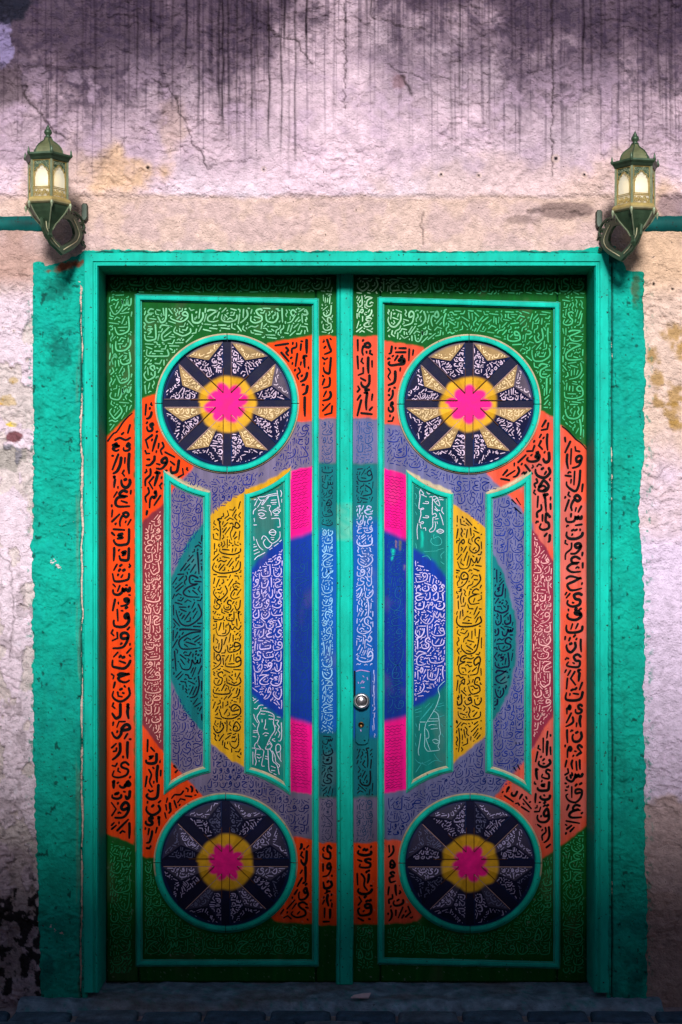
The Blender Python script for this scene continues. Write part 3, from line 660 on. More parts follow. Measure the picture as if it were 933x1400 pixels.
def medallion(key, leaf, lab):
    cx, cy = MED[key]; upper = key[0] == 'T'; sy = RY/RX; seed = {'TL': 1, 'BL': 2, 'TR': 3, 'BR': 4}[key]; rp_ = 24 if upper else 21
    # plain disc carrying the channels
    rr_ = np.linspace(0, 91, 62); aa = np.linspace(0, 2*pi, 145)[:-1]; R_, A_ = np.meshgrid(rr_, aa); DX = R_*np.cos(A_); DY = R_*np.sin(A_)
    c = np.empty(DX.shape+(3,)); c[:] = np.array(NAVY)*.75; c = c*(.8+.5*fbm(DX/12, DY/12, 61+seed, 3))[..., None]; c = centre_paint(DX, DY, c, seed, rp_)
    V = []; 
    P_ = W(cx+DX, cy+DY*sy, DISC_Y); V_ = np.stack([P_[0], np.full(DX.shape, DISC_Y), P_[2]], -1).reshape(-1, 3)
    na, nr = DX.shape; i = np.arange(na)[:, None]; j = np.arange(nr-1)[None]; i2 = (i+1) % na
    F_ = np.stack([i*nr+j, i*nr+j+1, i2*nr+j+1, i2*nr+j], -1).reshape(-1, 4)
    md = mk('medallion', V_, F_, M_wedge, leaf, c.reshape(-1, 3), label=lab)
    for k in range(8):
        T, O0, O1, Ap, arc = WG[k]; V = []; F_ = []; C = []
        for f, (B_, Cn) in enumerate(((T, O0), (T, O1), (O0, O1))):
            n_ = 26; fc = facet_colour(k, f, upper)
            base_ = len(V)
            if f < 2:
                pts = []; 
                for a in range(n_+1):
                    for b2 in range(n_+1-a):
                        u, v = a/n_, b2/n_; p = Ap+(B_-Ap)*u+(Cn-Ap)*v; pts.append((p, 1-u-v))
                idx = {}; q = 0
                for a in range(n_+1):
                    for b2 in range(n_+1-a): idx[(a, b2)] = base_+q; q += 1
                for a in range(n_):
                    for b2 in range(n_-a):
                        F_.append((idx[(a, b2)], idx[(a+1, b2)], idx[(a, b2+1)]))
                        if a+b2 < n_-1: F_.append((idx[(a+1, b2)], idx[(a+1, b2+1)], idx[(a, b2+1)]))
            else:
                pts = []
                for a in range(7):
                    for b2 in range(11):
                        p = Ap+(arc[b2]-Ap)*a/6; pts.append((p, 1-a/6))
                for a in range(6):
                    for b2 in range(10):
                        F_.append(tuple(base_+q for q in (a*11+b2, (a+1)*11+b2, (a+1)*11+b2+1, a*11+b2+1)))
            arr = np.array([p for p, _ in pts]); cc = np.empty((len(arr), 3)); cc[:] = fc
            cc *= (.75+.5*fbm(arr[:, 0]/14, arr[:, 1]/14, 66+seed*3+k, 3))[:, None]
            # a dark brushed line along every edge of the facet's channel side
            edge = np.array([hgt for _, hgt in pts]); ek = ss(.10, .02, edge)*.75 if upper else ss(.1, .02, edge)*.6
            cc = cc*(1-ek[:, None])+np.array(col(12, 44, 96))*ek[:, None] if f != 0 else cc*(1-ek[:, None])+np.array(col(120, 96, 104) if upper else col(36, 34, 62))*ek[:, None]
            cc = centre_paint(arr[:, 0], arr[:, 1], cc, seed, rp_)
            for (p, hgt) in pts:
                V.append(W(cx+p[0], cy+p[1]*sy, DISC_Y-WL-WH*hgt))
            C += [tuple(q) for q in cc]
        nf_top = len(F_); loop = [T]+arc; b0 = len(V)
        for q in range(len(loop)):
            p = loop[q]; V.append(W(cx+p[0], cy+p[1]*sy, DISC_Y-WL)); V.append(W(cx+p[0], cy+p[1]*sy, DISC_Y+.001)); C += [tuple(np.array(NAVY)*.4)]*2
        L_ = len(loop); sk = [(b0+2*q, b0+2*q+1, b0+2*((q+1) % L_)+1, b0+2*((q+1) % L_)) for q in range(L_)]
        # make normals face the camera
        V = np.array(V); out = []
        for f in F_:
            a_, b3, c3 = V[f[0]], V[f[1]], V[f[2]]; nn = np.cross(b3-a_, c3-a_)
            out.append(tuple(f) if nn[1] < 0 else tuple(f[::-1]))
        mk('wedge', V, out+sk, M_wedge, md, np.array(C))
    # ring, four bent lengths butted at the quarter points
    wR = 11.5; m_ = len(PROF)
    for sg in range(4):
        V = []; C = []; K = 32; g0 = sg*pi/2+.006; g1 = (sg+1)*pi/2-.006
        for q in range(K):
            a = g0+(g1-g0)*q/(K-1); n_ = fbm(np.full(1, (cx+RX*cos(a))/12.), np.full(1, (cy+RY*sin(a))/12.), 43)[0]
            for j, (p, d) in enumerate(PROF):
                r = RX+p*wR*.96; V.append(W(cx+r*cos(a), cy+r*sin(a)*sy, BASE-.001-.022*d)); m2 = .82+.3*n_
                cc = np.array(TL)*m2
                if j >= 8: cc = np.array(CREAM if upper or sin(a) < .2 else TL*.8)*m2
                if j <= 2: cc = np.array(col(6, 60, 92))*m2
                C.append(np.clip(cc, .004, .8))
        F_ = [(q*m_+j, q*m_+j+1, (q+1)*m_+j+1, (q+1)*m_+j) for q in range(K-1) for j in range(m_-1)]
        F_ += [tuple(range(m_))[::-1], tuple((K-1)*m_+j for j in range(m_))]
        o = mk('ring_moulding', V, F_, M_trim, leaf, np.array(C), smooth=False)
        if o.data.polygons[5].normal.y > 0: o.data.flip_normals()
    return md
medallion('TL', leafL, 'upper sunburst disc with tan and navy wedges'); medallion('BL', leafL, 'lower sunburst disc with dark navy wedges')
medallion('TR', leafR, 'upper sunburst disc with tan and navy wedges'); medallion('BR', leafR, 'lower sunburst disc with dark navy wedges')

# ---------------------------------------------------------------- meeting bar and lock
V = []; C = []; prof = [(459.6, YD+.01), (460, YD-.006), (461.5, YD-.016), (464, YD-.018), (465, YD-.0155), (466.5, YD-.019), (478, YD-.019), (480, YD-.016), (482, YD-.015), (483.2, YD-.006), (483.4, YD+.012)]
for k in range(160):
    py = 374+(1346-374)*k/159; dx = (vn(py/60., 3., 9)-.5)*1.2
    for j, (p, d) in enumerate(prof):
        V.append(W(p+dx, py, d)); q = fbm(np.array([py/25.]), np.array([j*.9]), 47)[0]; c = np.array(TL)*(.78+.36*q)
        if 690 < py < 735: c = c*.8+np.array(CREAM)*.25*vn(py/5., j, 4)
        if j == 4: c = c*.6
        C.append(np.clip(c, .004, .8))
F_ = gridfaces(160, len(prof)).tolist(); nP = len(prof); F_.append(tuple(range(nP))); F_.append(tuple(159*nP+j for j in range(nP))[::-1])
mk('meeting_bar', V, F_, M_trim, leafL, np.array(C))

def circ(cx, cy, r, y, k=28): return [W(cx+r*cos(2*pi*i/k), cy+r*sin(2*pi*i/k), y) for i in range(k)]
def turned(name, cx, cy, prof, cols, mat, parent, k=28, label=None):
    V = []; F_ = []; C = []
    for i, (r, y) in enumerate(prof): V += circ(cx, cy, max(r, .01), y, k); C += [cols[i]]*k
    for i in range(len(prof)-1):
        for q in range(k):
            a = i*k+q; b2 = i*k+(q+1) % k; F_.append((a, b2, b2+k, a+k))
    F_.append(tuple((len(prof)-1)*k+q for q in range(k)))
    return mk(name, V, F_, mat, parent, np.array(C), smooth=True, label=label)
# plate with rounded bottom and a bevelled edge
outl = [(486.5, 919), (488, 917.2), (505, 917.2), (506.8, 919), (506.6, 980), (504.8, 1010), (503.2, 1016), (499, 1018.4), (490, 1018.2), (486, 1014), (485.4, 980)]
V = []; C = []
for (sc, y) in ((1., YD+.004), (1., YD-.006), (.93, YD-.010)):
    for (px, py) in outl:
        V.append(W(496+(px-496)*sc, 967+(py-967)*(1-(1-sc)*.2), y)); C.append((col(14, 104, 156) if py < 1005 else col(0, 104, 116))*(.25 if sc == 1 else 1.))
n_ = len(outl); F_ = [(r*n_+i, (r)*n_+(i+1) % n_, (r+1)*n_+(i+1) % n_, (r+1)*n_+i) for r in range(2) for i in range(n_)]+[tuple(2*n_+i for i in range(n_))]
plate = mk('lock_plate', V, F_, M_trim, leafR, np.array(C))
boxm('latch_gap', W(484, 0, YD)[0], W(486, 0, YD)[0], YD-.0075, YD, W(0, 960, YD)[2], W(0, 917, YD)[2], col(10, 14, 16), M_board, plate)
SV = col(190, 186, 190); SD = col(60, 62, 62)
turned('knob', 494.5, 958.5, [(6.5, YD-.008), (6.5, YD-.020), (10.2, YD-.026), (11.2, YD-.034), (10.4, YD-.042), (8.2, YD-.045), (7.0, YD-.042), (6.6, YD-.040), (4.8, YD-.044), (3.2, YD-.046), (.2, YD-.0465)],
       [SV, SV, SV, SV, SV, SV, SD, SD*.7, SV, SV*.9, SV], M_steel, plate)
turned('keyhole', 494.0, 991, [(4.3, YD-.009), (4.0, YD-.0125), (3.0, YD-.013), (2.5, YD-.0115), (.1, YD-.0112)], [col(90, 60, 40), col(120, 84, 50), col(60, 38, 26), col(10, 8, 8), col(150, 110, 60)], M_steel, plate, 16)
turned('rivet', 498.8, 1012.5, [(1.3, YD-.010), (.9, YD-.0125), (.1, YD-.013)], [col(10, 30, 32)]*3, M_steel, plate, 10)

# ---------------------------------------------------------------- lettering
# Arabic letters as brush strokes in a unit box (x right, y up)
G = {
 'ا': (.22, [[(.5, 1), (.48, .5), (.5, 0)]], []),
 'أ': (.35, [[(.55, .78), (.53, .4), (.55, 0)], [(.7, 1), (.35, .97), (.5, .88), (.3, .84)]], []),
 'إ': (.35, [[(.5, 1), (.5, .25)], [(.7, .16), (.35, .13), (.5, .06), (.3, 0)]], []),
 'ل': (.6, [[(.85, 1), (.84, .3), (.62, .03), (.3, .0), (.1, .22), (.08, .4)]], []),
 'لا': (.75, [[(.95, 1), (.62, .45), (.3, .05), (.12, .12), (.2, .28), (.55, .3)], [(.2, 1), (.45, .5), (.62, .3)]], []),
 'ك': (.8, [[(.9, 1), (.88, .2), (.66, .0), (.25, .0), (.05, .16), (.06, .36)], [(.58, .72), (.34, .64), (.54, .52), (.34, .42)]], []),
 'گ': (1., [[(1, 1), (.45, .72), (.3, .6), (.62, .42), (.8, .22), (.6, .03), (.05, .04)]], []),
 'م': (.55, [[(.55, .74), (.72, .86), (.9, .7), (.74, .52), (.5, .62), (.34, .55), (.28, .3), (.3, 0)]], []),
 'ن': (.75, [[(.92, .75), (.96, .35), (.62, .0), (.22, .04), (.05, .34), (.08, .6)]], [(.5, .72)]),
 'ر': (.5, [[(.8, .85), (.84, .5), (.58, .15), (.08, .0)]], []),
 'ز': (.5, [[(.8, .75), (.84, .42), (.58, .12), (.08, .0)]], [(.7, 1.)]),
 'ذ': (.55, [[(.35, .8), (.75, .5), (.78, .15), (.1, .08)]], [(.45, 1.)]),
 'د': (.55, [[(.35, .95), (.78, .55), (.8, .2), (.1, .08)]], []),
 'و': (.6, [[(.86, .62), (.52, .52), (.42, .76), (.66, .94), (.88, .74), (.82, .38), (.5, .1), (.05, .0)]], []),
 'ق': (.8, [[(.9, .5), (.62, .44), (.54, .62), (.72, .78), (.92, .6), (.92, .22), (.6, .0), (.2, .04), (.05, .3), (.07, .46)]], [(.6, 1.), (.84, 1.)]),
 'ف': (1.1, [[(.92, .5), (.74, .48), (.68, .66), (.82, .8), (.95, .64), (.92, .26), (.6, .1), (.2, .1), (.03, .26), (.06, .42)]], [(.82, 1.02)]),
 'ع': (.65, [[(.85, .9), (.6, 1), (.36, .86), (.42, .66), (.78, .62)], [(.72, .62), (.3, .5), (.1, .26), (.34, .02), (.9, .04)]], []),
 'غ': (.65, [[(.85, .8), (.6, .9), (.36, .76), (.42, .58), (.78, .55)], [(.72, .55), (.3, .44), (.1, .22), (.34, .0), (.9, .04)]], [(.6, 1.08)]),
 'ح': (.75, [[(.1, .8), (.3, .92), (.95, .84)], [(.92, .84), (.5, .66), (.14, .38), (.22, .06), (.6, .0), (.95, .1)]], []),
 'ج': (.75, [[(.1, .8), (.3, .92), (.95, .84)], [(.92, .84), (.5, .66), (.14, .38), (.22, .06), (.6, .0), (.95, .1)]], [(.58, .36)]),
 'خ': (.75, [[(.1, .68), (.3, .8), (.95, .72)], [(.92, .72), (.5, .56), (.14, .32), (.22, .04), (.6, .0), (.95, .08)]], [(.5, 1.)]),
 'ى': (.75, [[(.92, .84), (.74, 1), (.5, .86), (.56, .6), (.86, .46), (.8, .12), (.4, .0), (.06, .16), (.08, .42)]], []),
 'ي': (.75, [[(.92, .88), (.74, 1), (.5, .88), (.56, .68), (.86, .56), (.8, .28), (.4, .18), (.06, .3), (.08, .5)]], [(.4, .0), (.62, .0)]),
 'س': (1.2, [[(.98, .8), (.94, .55), (.84, .5), (.78, .74), (.74, .52), (.64, .48), (.57, .78), (.56, .4), (.4, .06), (.14, .08), (.04, .34), (.06, .5)]], []),
 'ش': (1.2, [[(.98, .65), (.94, .45), (.84, .42), (.78, .62), (.74, .44), (.64, .4), (.57, .64), (.56, .32), (.4, .04), (.14, .06), (.04, .3), (.06, .44)]], [(.7, .86), (.86, .86), (.78, 1.04)]),
 'ص': (1.2, [[(.52, .48), (.7, .82), (.94, .78), (.9, .5), (.52, .46), (.52, .24), (.34, .02), (.1, .08), (.03, .36)]], []),
 'ض': (1.2, [[(.52, .42), (.7, .72), (.94, .68), (.9, .44), (.52, .4), (.52, .22), (.34, .02), (.1, .08), (.03, .3)]], [(.75, 1.)]),
 'ب': (1., [[(.97, .75), (.94, .45), (.6, .32), (.2, .36), (.03, .5), (.04, .76)]], [(.5, .02)]),
 'ت': (1., [[(.97, .5), (.94, .2), (.6, .06), (.2, .1), (.03, .25), (.04, .5)]], [(.42, .7), (.6, .7)]),
 'ث': (1., [[(.97, .42), (.94, .16), (.6, .04), (.2, .08), (.03, .2), (.04, .42)]], [(.42, .64), (.6, .64), (.51, .88)]),
 'ه': (.7, [[(.25, .36), (.35, .75), (.62, .95), (.92, .5), (.72, .12), (.3, .1), (.22, .34), (.5, .52), (.66, .34), (.52, .12)]], []),
 'ة': (.6, [[(.7, .75), (.9, .4), (.6, .05), (.15, .2), (.3, .6), (.7, .75)]], [(.4, 1.), (.65, 1.)]),
 'ء': (.5, [[(.85, .85), (.5, .98), (.25, .76), (.4, .58), (.75, .56)], [(.9, .42), (.1, .16)]], []),
 'ط': (.8, [[(.3, .2), (.6, .6), (.92, .5), (.88, .18), (.1, .1)], [(.34, 1), (.32, .2)]], []),
}
SZ = 2; WK = 1.12
OH, OW = ZH, ZW
OCC = np.zeros((OH, OW), bool)
def rr(x, y): return int(round((y-ZY0)*SZ)), int(round((x-ZX0)*SZ))
def disc(r):
    q = int(math.ceil(r*SZ)); a, b2 = np.mgrid[-q:q+1, -q:q+1]; return q, (a*a+b2*b2) <= (r*SZ)**2
DC = {}
def stamp(pts, r):
    r = round(r, 1)
    if r not in DC: DC[r] = disc(r)
    q, D = DC[r]
    P = np.asarray(pts); 
    for i in range(len(P)-1):
        n_ = max(1, int(np.linalg.norm(P[i+1]-P[i])/.8))
        for t in range(n_+1):
            p = P[i]*(1-t/n_)+P[i+1]*t/n_; a, b2 = rr(p[0], p[1])
            if q <= a < OH-q-1 and q <= b2 < OW-q-1: OCC[a-q:a+q+1, b2-q:b2+q+1] |= D
def smoothline(P, k=4):
    P = [np.array(p, float) for p in P]
    if len(P) < 3: return P
    out = []
    for i in range(len(P)-1):
        p0 = P[max(i-1, 0)]; p1 = P[i]; p2 = P[i+1]; p3 = P[min(i+2, len(P)-1)]
        for t in range(k):
            s = t/k; out.append(.5*((2*p1)+(-p0+p2)*s+(2*p0-5*p1+4*p2-p3)*s*s+(-p0+3*p1-3*p2+p3)*s**3))
    out.append(P[-1]); return out
class Ink:
    """lettering of one board: brush strokes as thin raised ribbons following its surface"""
    def __init__(s, depth): s.V = []; s.F = []; s.C = []; s.depth = depth
    def stroke(s, pts, w_, c, lift=.0013, taper=.35):
        P = [np.array(p, float) for p in pts]; n_ = len(P)
        if n_ < 2: return
        L = [np.linalg.norm(P[i+1]-P[i]) for i in range(n_-1)]
        if sum(L) < .3: return
        d = s.depth; h = w_/2; o = len(s.V); wid = random.uniform(.86, 1.14)
        rows = []
        t0 = (P[1]-P[0])/max(L[0], 1e-6); t1 = (P[-1]-P[-2])/max(L[-1], 1e-6)
        rows.append((P[0]-t0*h*.75, t0, .45)); 
        for i in range(n_):
            t = P[min(i+1, n_-1)]-P[max(i-1, 0)]; t = t/(np.linalg.norm(t)+1e-9)
            k = i/(n_-1); rows.append((P[i], t, 1-taper*max(0, k-.55)/.45))
        rows.append((P[-1]+t1*h*.6, t1, .4*(1-taper)+.1))
        for (p, t, k) in rows:
            nn = np.array([-t[1], t[0]])*h*k*wid
            for q in (p+nn, p-nn):
                y = (d(q[0], q[1]) if callable(d) else d)-lift; s.V.append(W(q[0], q[1], y)); s.C.append(c)
        for i in range(len(rows)-1): a = o+2*i; s.F.append((a, a+1, a+3, a+2))
    def build(s, parent, lab=None):
        if s.V: return mk('lettering', s.V, np.array(s.F), M_ink, parent, np.array(s.C), label=lab, kind='stuff')
BLK = np.zeros((OH, OW), bool)
def block(P): BLK[:] |= inpoly(gx, gy, P)
for (c, k) in ((v, k) for k, v in MED.items()): BLK |= np.hypot((gx-c[0])/(RX+7.6), (gy-c[1])/(RY+7.4)) < 1
def blockline(P, w_, closed=True):
    n_ = len(P)
    for i in range(n_ if closed else n_-1):
        a = np.array(P[i]); b2 = np.array(P[(i+1) % n_]); L2 = ((b2-a)**2).sum()
        x0, x1 = sorted((a[0], b2[0])); y0, y1 = sorted((a[1], b2[1])); 
        j0, i0 = rr(x0-w_, y0-w_); j1, i1 = rr(x1+w_, y1+w_); sl = (slice(max(j0, 0), j1), slice(max(i0, 0), i1))
        t = np.clip(((gx[sl]-a[0])*(b2[0]-a[0])+(gy[sl]-a[1])*(b2[1]-a[1]))/L2, 0, 1)
        BLK[sl] |= np.hypot(gx[sl]-a[0]-t*(b2[0]-a[0]), gy[sl]-a[1]-t*(b2[1]-a[1])) < w_/2
blockline(RL, 13); blockline(RR, 13)
for k in FR: blockline(FR[k], 12)
block([(456, 370), (487, 370), (487, 1350), (456, 1350)]); block([(484, 912), (509, 912), (509, 1022), (484, 1022)])

def vary(c, a=.18):
    return tuple(np.clip(np.array(c)*random.uniform(1-a, 1+a*.6), .003, .8))
def fit_poly(P): return inpoly(gx, gy, P) & ~BLK
def pack(ink, M, seq, h0, h1, w_, c, theta=0., gap=1.3, fill=1., cfun=None, jit=.12, stretch=1.35, fillw=.85, marks='dash'):
    """write the letters of seq right to left in rows over mask M, then close the gaps with ticks and dots"""
    if not M.any(): return
    rw = np.nonzero(M.any(1))[0]; ys_, xs_ = np.nonzero(M[rw[0]:rw[-1]+1]); ys_ = ys_+rw[0]
    if len(ys_) < 30: return
    cx, cy = xs_.mean()/SZ+ZX0, ys_.mean()/SZ+ZY0; ct, st = cos(theta), sin(theta)
    ux = (xs_/SZ+ZX0-cx)*ct+(ys_/SZ+ZY0-cy)*st; uv = -(xs_/SZ+ZX0-cx)*st+(ys_/SZ+ZY0-cy)*ct
    u0, u1, v0, v1 = ux.min(), ux.max(), uv.min(), uv.max(); q = 1.
    U, Vv = np.meshgrid(np.arange(u0, u1+q, q), np.arange(v0, v1+q, q))
    GX = cx+U*ct-Vv*st; GY = cy+U*st+Vv*ct
    iy = np.clip(((GY-ZY0)*SZ).astype(int), 0, OH-1); ix = np.clip(((GX-ZX0)*SZ).astype(int), 0, OW-1)
    free = M[iy, ix] & ~OCC[iy, ix]
    letters = seq.split(); li = 0
    v = gap
    def place(g, ua, ub, va, vb):
        asp, strokes, dots = G[g]
        def tr(p):
            x = ua+p[0]*(ub-ua)+random.uniform(-jit, jit)*(vb-va)*.5; y = vb-p[1]*(vb-va)+random.uniform(-jit, jit)*(vb-va)*.5
            return np.array([cx+x*ct-y*st, cy+x*st+y*ct])
        cc = cfun(*tr((.5, .5))) if cfun else c; cc = vary(cc)
        for s_ in strokes:
            L_ = smoothline([tr(p) for p in s_]); ink.stroke(L_, w_*WK, cc); stamp(L_, w_*1.05+gap*.5)
        for p in dots:
            t = tr(p); a = random.uniform(-.9, -.4); d_ = np.array([cos(a), sin(a)])*w_*.45; ink.stroke([t-d_, t+d_], w_*1.05, cc, taper=0); stamp([t-d_, t+d_], w_+gap*.5)
    nv = free.shape[0]
    while v < nv-h0*.6:
        h = random.uniform(h0*.85, h1*1.15); a = int(v); b2 = min(nv, int(v+h))
        if b2-a < h0*.6: break
        ok = free[a:b2].all(0); x = len(ok)-1
        while x > 0:
            if not ok[x]: x -= 1; continue
            e = x
            while x >= 0 and ok[x]: x -= 1
            run = (x+1, e+1); Lr = run[1]-run[0]
            if Lr < (b2-a)*.28: continue
            sel = []; tot = 0
            while True:
                g = letters[li % len(letters)]; wd = G[g][0]*(b2-a)*.95+w_+gap
                if tot+wd > Lr*1.12 and sel: break
                if tot+wd > Lr*1.35 and not sel:
                    g = 'ا' if Lr < (b2-a)*.5 else 'ر'; wd = G[g][0]*(b2-a)+w_+gap
                    sel.append((g, wd)); tot += wd; break
                sel.append((g, wd)); tot += wd; li += 1
                if tot > Lr*.86: break
            k = min(stretch, Lr/tot); xx = run[1]
            for g, wd in sel:
                wd *= k; place(g, U[0, 0]+xx-wd+w_*.5+gap*.5, U[0, 0]+xx-w_*.5-gap*.5, Vv[0, 0]+a+w_*.5, Vv[0, 0]+b2-w_*.5-gap*.3); xx -= wd
        v += h+gap*.1
    # marks between the letters: long parallel dashes first, then short ones, a few dots last
    if fill <= 0: return
    Me = np.zeros(M.shape, bool); sl = (slice(max(0, ys_.min()-6), ys_.max()+7), slice(max(0, xs_.min()-6), xs_.max()+7))
    Me[sl] = blur(M[sl].astype(np.float32), max(1, int(w_*fillw*.6*SZ))) > .97
    wf = w_*fillw; area = len(ys_)/SZ/SZ; sd_ = random.randrange(999)
    for (lo_, hi_, kk, gp) in ((wf*4.5, wf*8, .35, gap*.9), (wf*2.4, wf*4.5, .45, gap*.7), (wf*1.2, wf*2.4, .22, gap*.7), (0, 0, .12, gap*1.4)):
        cand = rng.integers(0, len(ys_), int(area*fill*kk*1.7))
        cand = cand[~OCC[ys_[cand], xs_[cand]]]
        fld = np.floor(vn(xs_[cand]/26., ys_[cand]/26., sd_)*6)
        for k, fd in zip(cand, fld):
            if OCC[ys_[k], xs_[k]]: continue
            x = xs_[k]/SZ+ZX0; y = ys_[k]/SZ+ZY0
            a = theta+(pi/2, pi/2+.15, -pi/4, pi/2+.5, .1, pi/2)[int(fd) % 6]+random.gauss(0, .12)
            if random.random() < .25: a += pi/2
            L_ = random.uniform(lo_, hi_); kind = random.random()
            if L_ == 0: pts = [(x-cos(a)*wf*.35, y-sin(a)*wf*.35), (x+cos(a)*wf*.35, y+sin(a)*wf*.35)]
            elif kind < .22: b3 = a+random.choice((-1, 1))*1.2; pts = [(x-cos(a)*L_/2, y-sin(a)*L_/2), (x, y), (x+cos(b3)*L_/2, y+sin(b3)*L_/2)]
            elif kind < .45: nx_, ny_ = -sin(a)*wf*.9, cos(a)*wf*.9; pts = smoothline([(x-cos(a)*L_/2+nx_, y-sin(a)*L_/2+ny_), (x-cos(a)*L_/5-nx_*.4, y-sin(a)*L_/5-ny_*.4), (x+cos(a)*L_/5+nx_*.4, y+sin(a)*L_/5+ny_*.4), (x+cos(a)*L_/2-nx_, y+sin(a)*L_/2-ny_)], 3)
            else: pts = [(x-cos(a)*L_/2, y-sin(a)*L_/2), (x, y), (x+cos(a)*L_/2, y+sin(a)*L_/2)]
            n5 = max(2, int(L_/1.2)+1); pa = np.array([(p[0], p[1]) for p in pts]); tt = np.linspace(0, len(pa)-1, n5+1); i0_ = np.minimum(tt.astype(int), len(pa)-2); ff = (tt-i0_)[:, None]
            pp = pa[i0_]*(1-ff)+pa[i0_+1]*ff
            jj = ((pp[:, 1]-ZY0)*SZ).astype(int); ii = ((pp[:, 0]-ZX0)*SZ).astype(int)
            if jj.min() < 0 or ii.min() < 0 or jj.max() >= OH or ii.max() >= OW: continue
            if OCC[jj, ii].any() or not Me[jj, ii].all(): continue
            cc = cfun(x, y) if cfun else c
            ink.stroke(pts, wf, vary(cc), taper=.2); stamp([np.array(p) for p in pts], wf+gp)
def txt(ink, P, *a, **k): pack(ink, fit_poly(P), *a, **k)

SEQ1 = 'ى خ ا ر ن أ ع م ك ك ا ث س و ف و ت ح ن أ ل ص ا ر ى ض أ ل ت و ذ س م ق ا ك ى'
SEQ2 = 'م و ى أ ن ه و س ل ع ك م ا ن ق ب ل ح ى أ ق و ا ل خ ف ل ر د'
SEQ3 = 'ف ه ر د ن م ل أ ع ر ك ل س م و ك ت ن ى ح ل ل ا ك ن و ش ت م و ف ت ص ر ل ن'
gr1 = col(66, 170, 116); gr2 = col(164, 206, 172); gr3 = col(48, 160, 104)
def gcol(x, y):
    if y > 1120: k = .8; return np.array(gr3)*(1.1 if y < 1250 else 1.)
    wgt = np.exp(-((x-500)/70.)**2)+.5*np.exp(-((x-300)/120.)**2)*(y > 410); wgt = min(1, wgt)
    return np.array(gr1)*(1-wgt)+np.array(gr2)*wgt
bk = INK
lil_i = col(14, 30, 122)
# ---- left leaf, stiles and rails
iS = Ink(LY)
txt(iS, [(150, 379), (455, 379), (455, 400), (150, 400)], 'ر ن ج ل ب ن أ ك ل ح ن ى س ف ع ب س ل ح ا ا ح س ب', 17, 20, 1.8, gr1, cfun=gcol)
txt(iS, [(149, 402), (181, 402), (181, 558), (149, 592)], 'س ل ن ك م ل س ن ا ح ه ل د ن م ت ب ا', 18, 30, 1.9, gr1, cfun=gcol)
txt(iS, [(151, 604), (181, 574), (181, 1150), (151, 1138)], SEQ1, 16, 27, 3.7, bk, gap=1.7)
iS.stroke(smoothline([(147.5, 603), (155, 593), (160, 590), (168, 578), (175, 570), (181, 565)]), 2.2, tuple(bk))
txt(iS, [(150, 1152), (181, 1160), (181, 1330), (150, 1330)], 'س ك ل ت ن ه ح ر س م ي ك ل', 14, 22, 1.3, gr3, cfun=gcol)
txt(iS, [(439.5, 401), (457, 401), (457, 457), (439.5, 457)], 'أ ل ى ر ا', 12, 18, 1.5, gr2, cfun=gcol)
txt(iS, [(439.5, 461), (457, 461), (457, 571), (439.5, 571)], 'د ل س ن ا ى ن', 15, 24, 3.3, bk)
txt(iS, [(439.5, 575), (457, 575), (457, 634), (439.5, 634)], 'ن و ف ى ه ل ن', 10, 14, 1.0, col(40, 70, 130))
txt(iS, [(439.5, 637), (457, 637), (457, 720), (439.5, 720)], 'ب ش و ه ق ت', 11, 17, 1.3, col(0, 44, 60), fill=.5)
txt(iS, [(439.5, 722), (457, 722), (457, 1003), (439.5, 1003)], 'ن ه ك م ل ح س ت ف م ر ه و أ ا ك ن م ى ر ح', 11, 19, 1.2, col(140, 190, 225))
txt(iS, [(439.5, 1006), (457, 1006), (457, 1090), (439.5, 1090)], 'س ن ك م ى و ق', 12, 18, 1.7, col(4, 30, 44))
txt(iS, [(439.5, 1092), (457, 1092), (457, 1151), (439.5, 1151)], 'ه ك د ل ر', 11, 15, 1.0, col(36, 48, 84))
txt(iS, [(439.5, 1154), (457, 1154), (457, 1262), (439.5, 1262)], 'ى و ن أ ا ر ن س', 13, 22, 3.2, bk)
iS.build(leafL, 'brush lettering in many colours')
# ---- left leaf, panel
iP = Ink(PYD)
txt(iP, [(196, 420), (424, 420), (424, 456), (366, 466), (340, 455), (275, 455), (228, 495), (214, 538), (196, 542)], 'م و ا ن ى ر ت ح ن ف ل ع ب ح ك ت ق ك ف ت ن ا ل ر ن م ح أ س ك ل ب ج ا ه د س ن', 18, 27, 2.0, gr1, cfun=gcol)
txt(iP, [(372, 470), (424, 461), (424, 573), (400, 573)], 'أ ب ل ى و د ا ق ا ن', 18, 28, 3.7, bk)
txt(iP, [(197, 549), (213, 543), (222, 580), (262, 640), (224, 684), (197, 710)], 'ى ا ل و ر أ م ن ك ا ع ح', 16, 25, 3.7, bk, theta=.25)
txt(iP, [(197, 722), (221, 695), (221, 1020), (197, 986)], SEQ3, 9, 16, 1.35, col(224, 160, 150))
txt(iP, [(197, 1000), (222, 1034), (222, 1160), (197, 1168)], 'ك ا ل ن أ ى ب ل ك د', 16, 24, 3.6, bk)
txt(iP, [(224, 1090), (262, 1070), (275, 1084), (240, 1110), (224, 1130)], 'ن م ا س', 12, 18, 3.1, bk, theta=-.3)
txt(iP, [(236, 664), (224, 676), (262, 642), (285, 660), (300, 648), (395, 643), (424, 634), (424, 579), (406, 580), (372, 640), (334, 674), (290, 704), (288, 668)], 'و ل ح أ د ر ك ل ن و م ى ن ك ق ح ا ك ب ف ل أ م د ر', 11, 17, 1.2, lil_i)
txt(iP, [(290, 711), (331, 681), (331, 1040), (290, 1012)], 'م أ ت ب غ ن ل ى ى أ ك ت س ق ل ف و ت ى ر ب ق ه ا ن ل ك أ', 17, 30, 1.7, col(30, 26, 12), fillw=1.0)
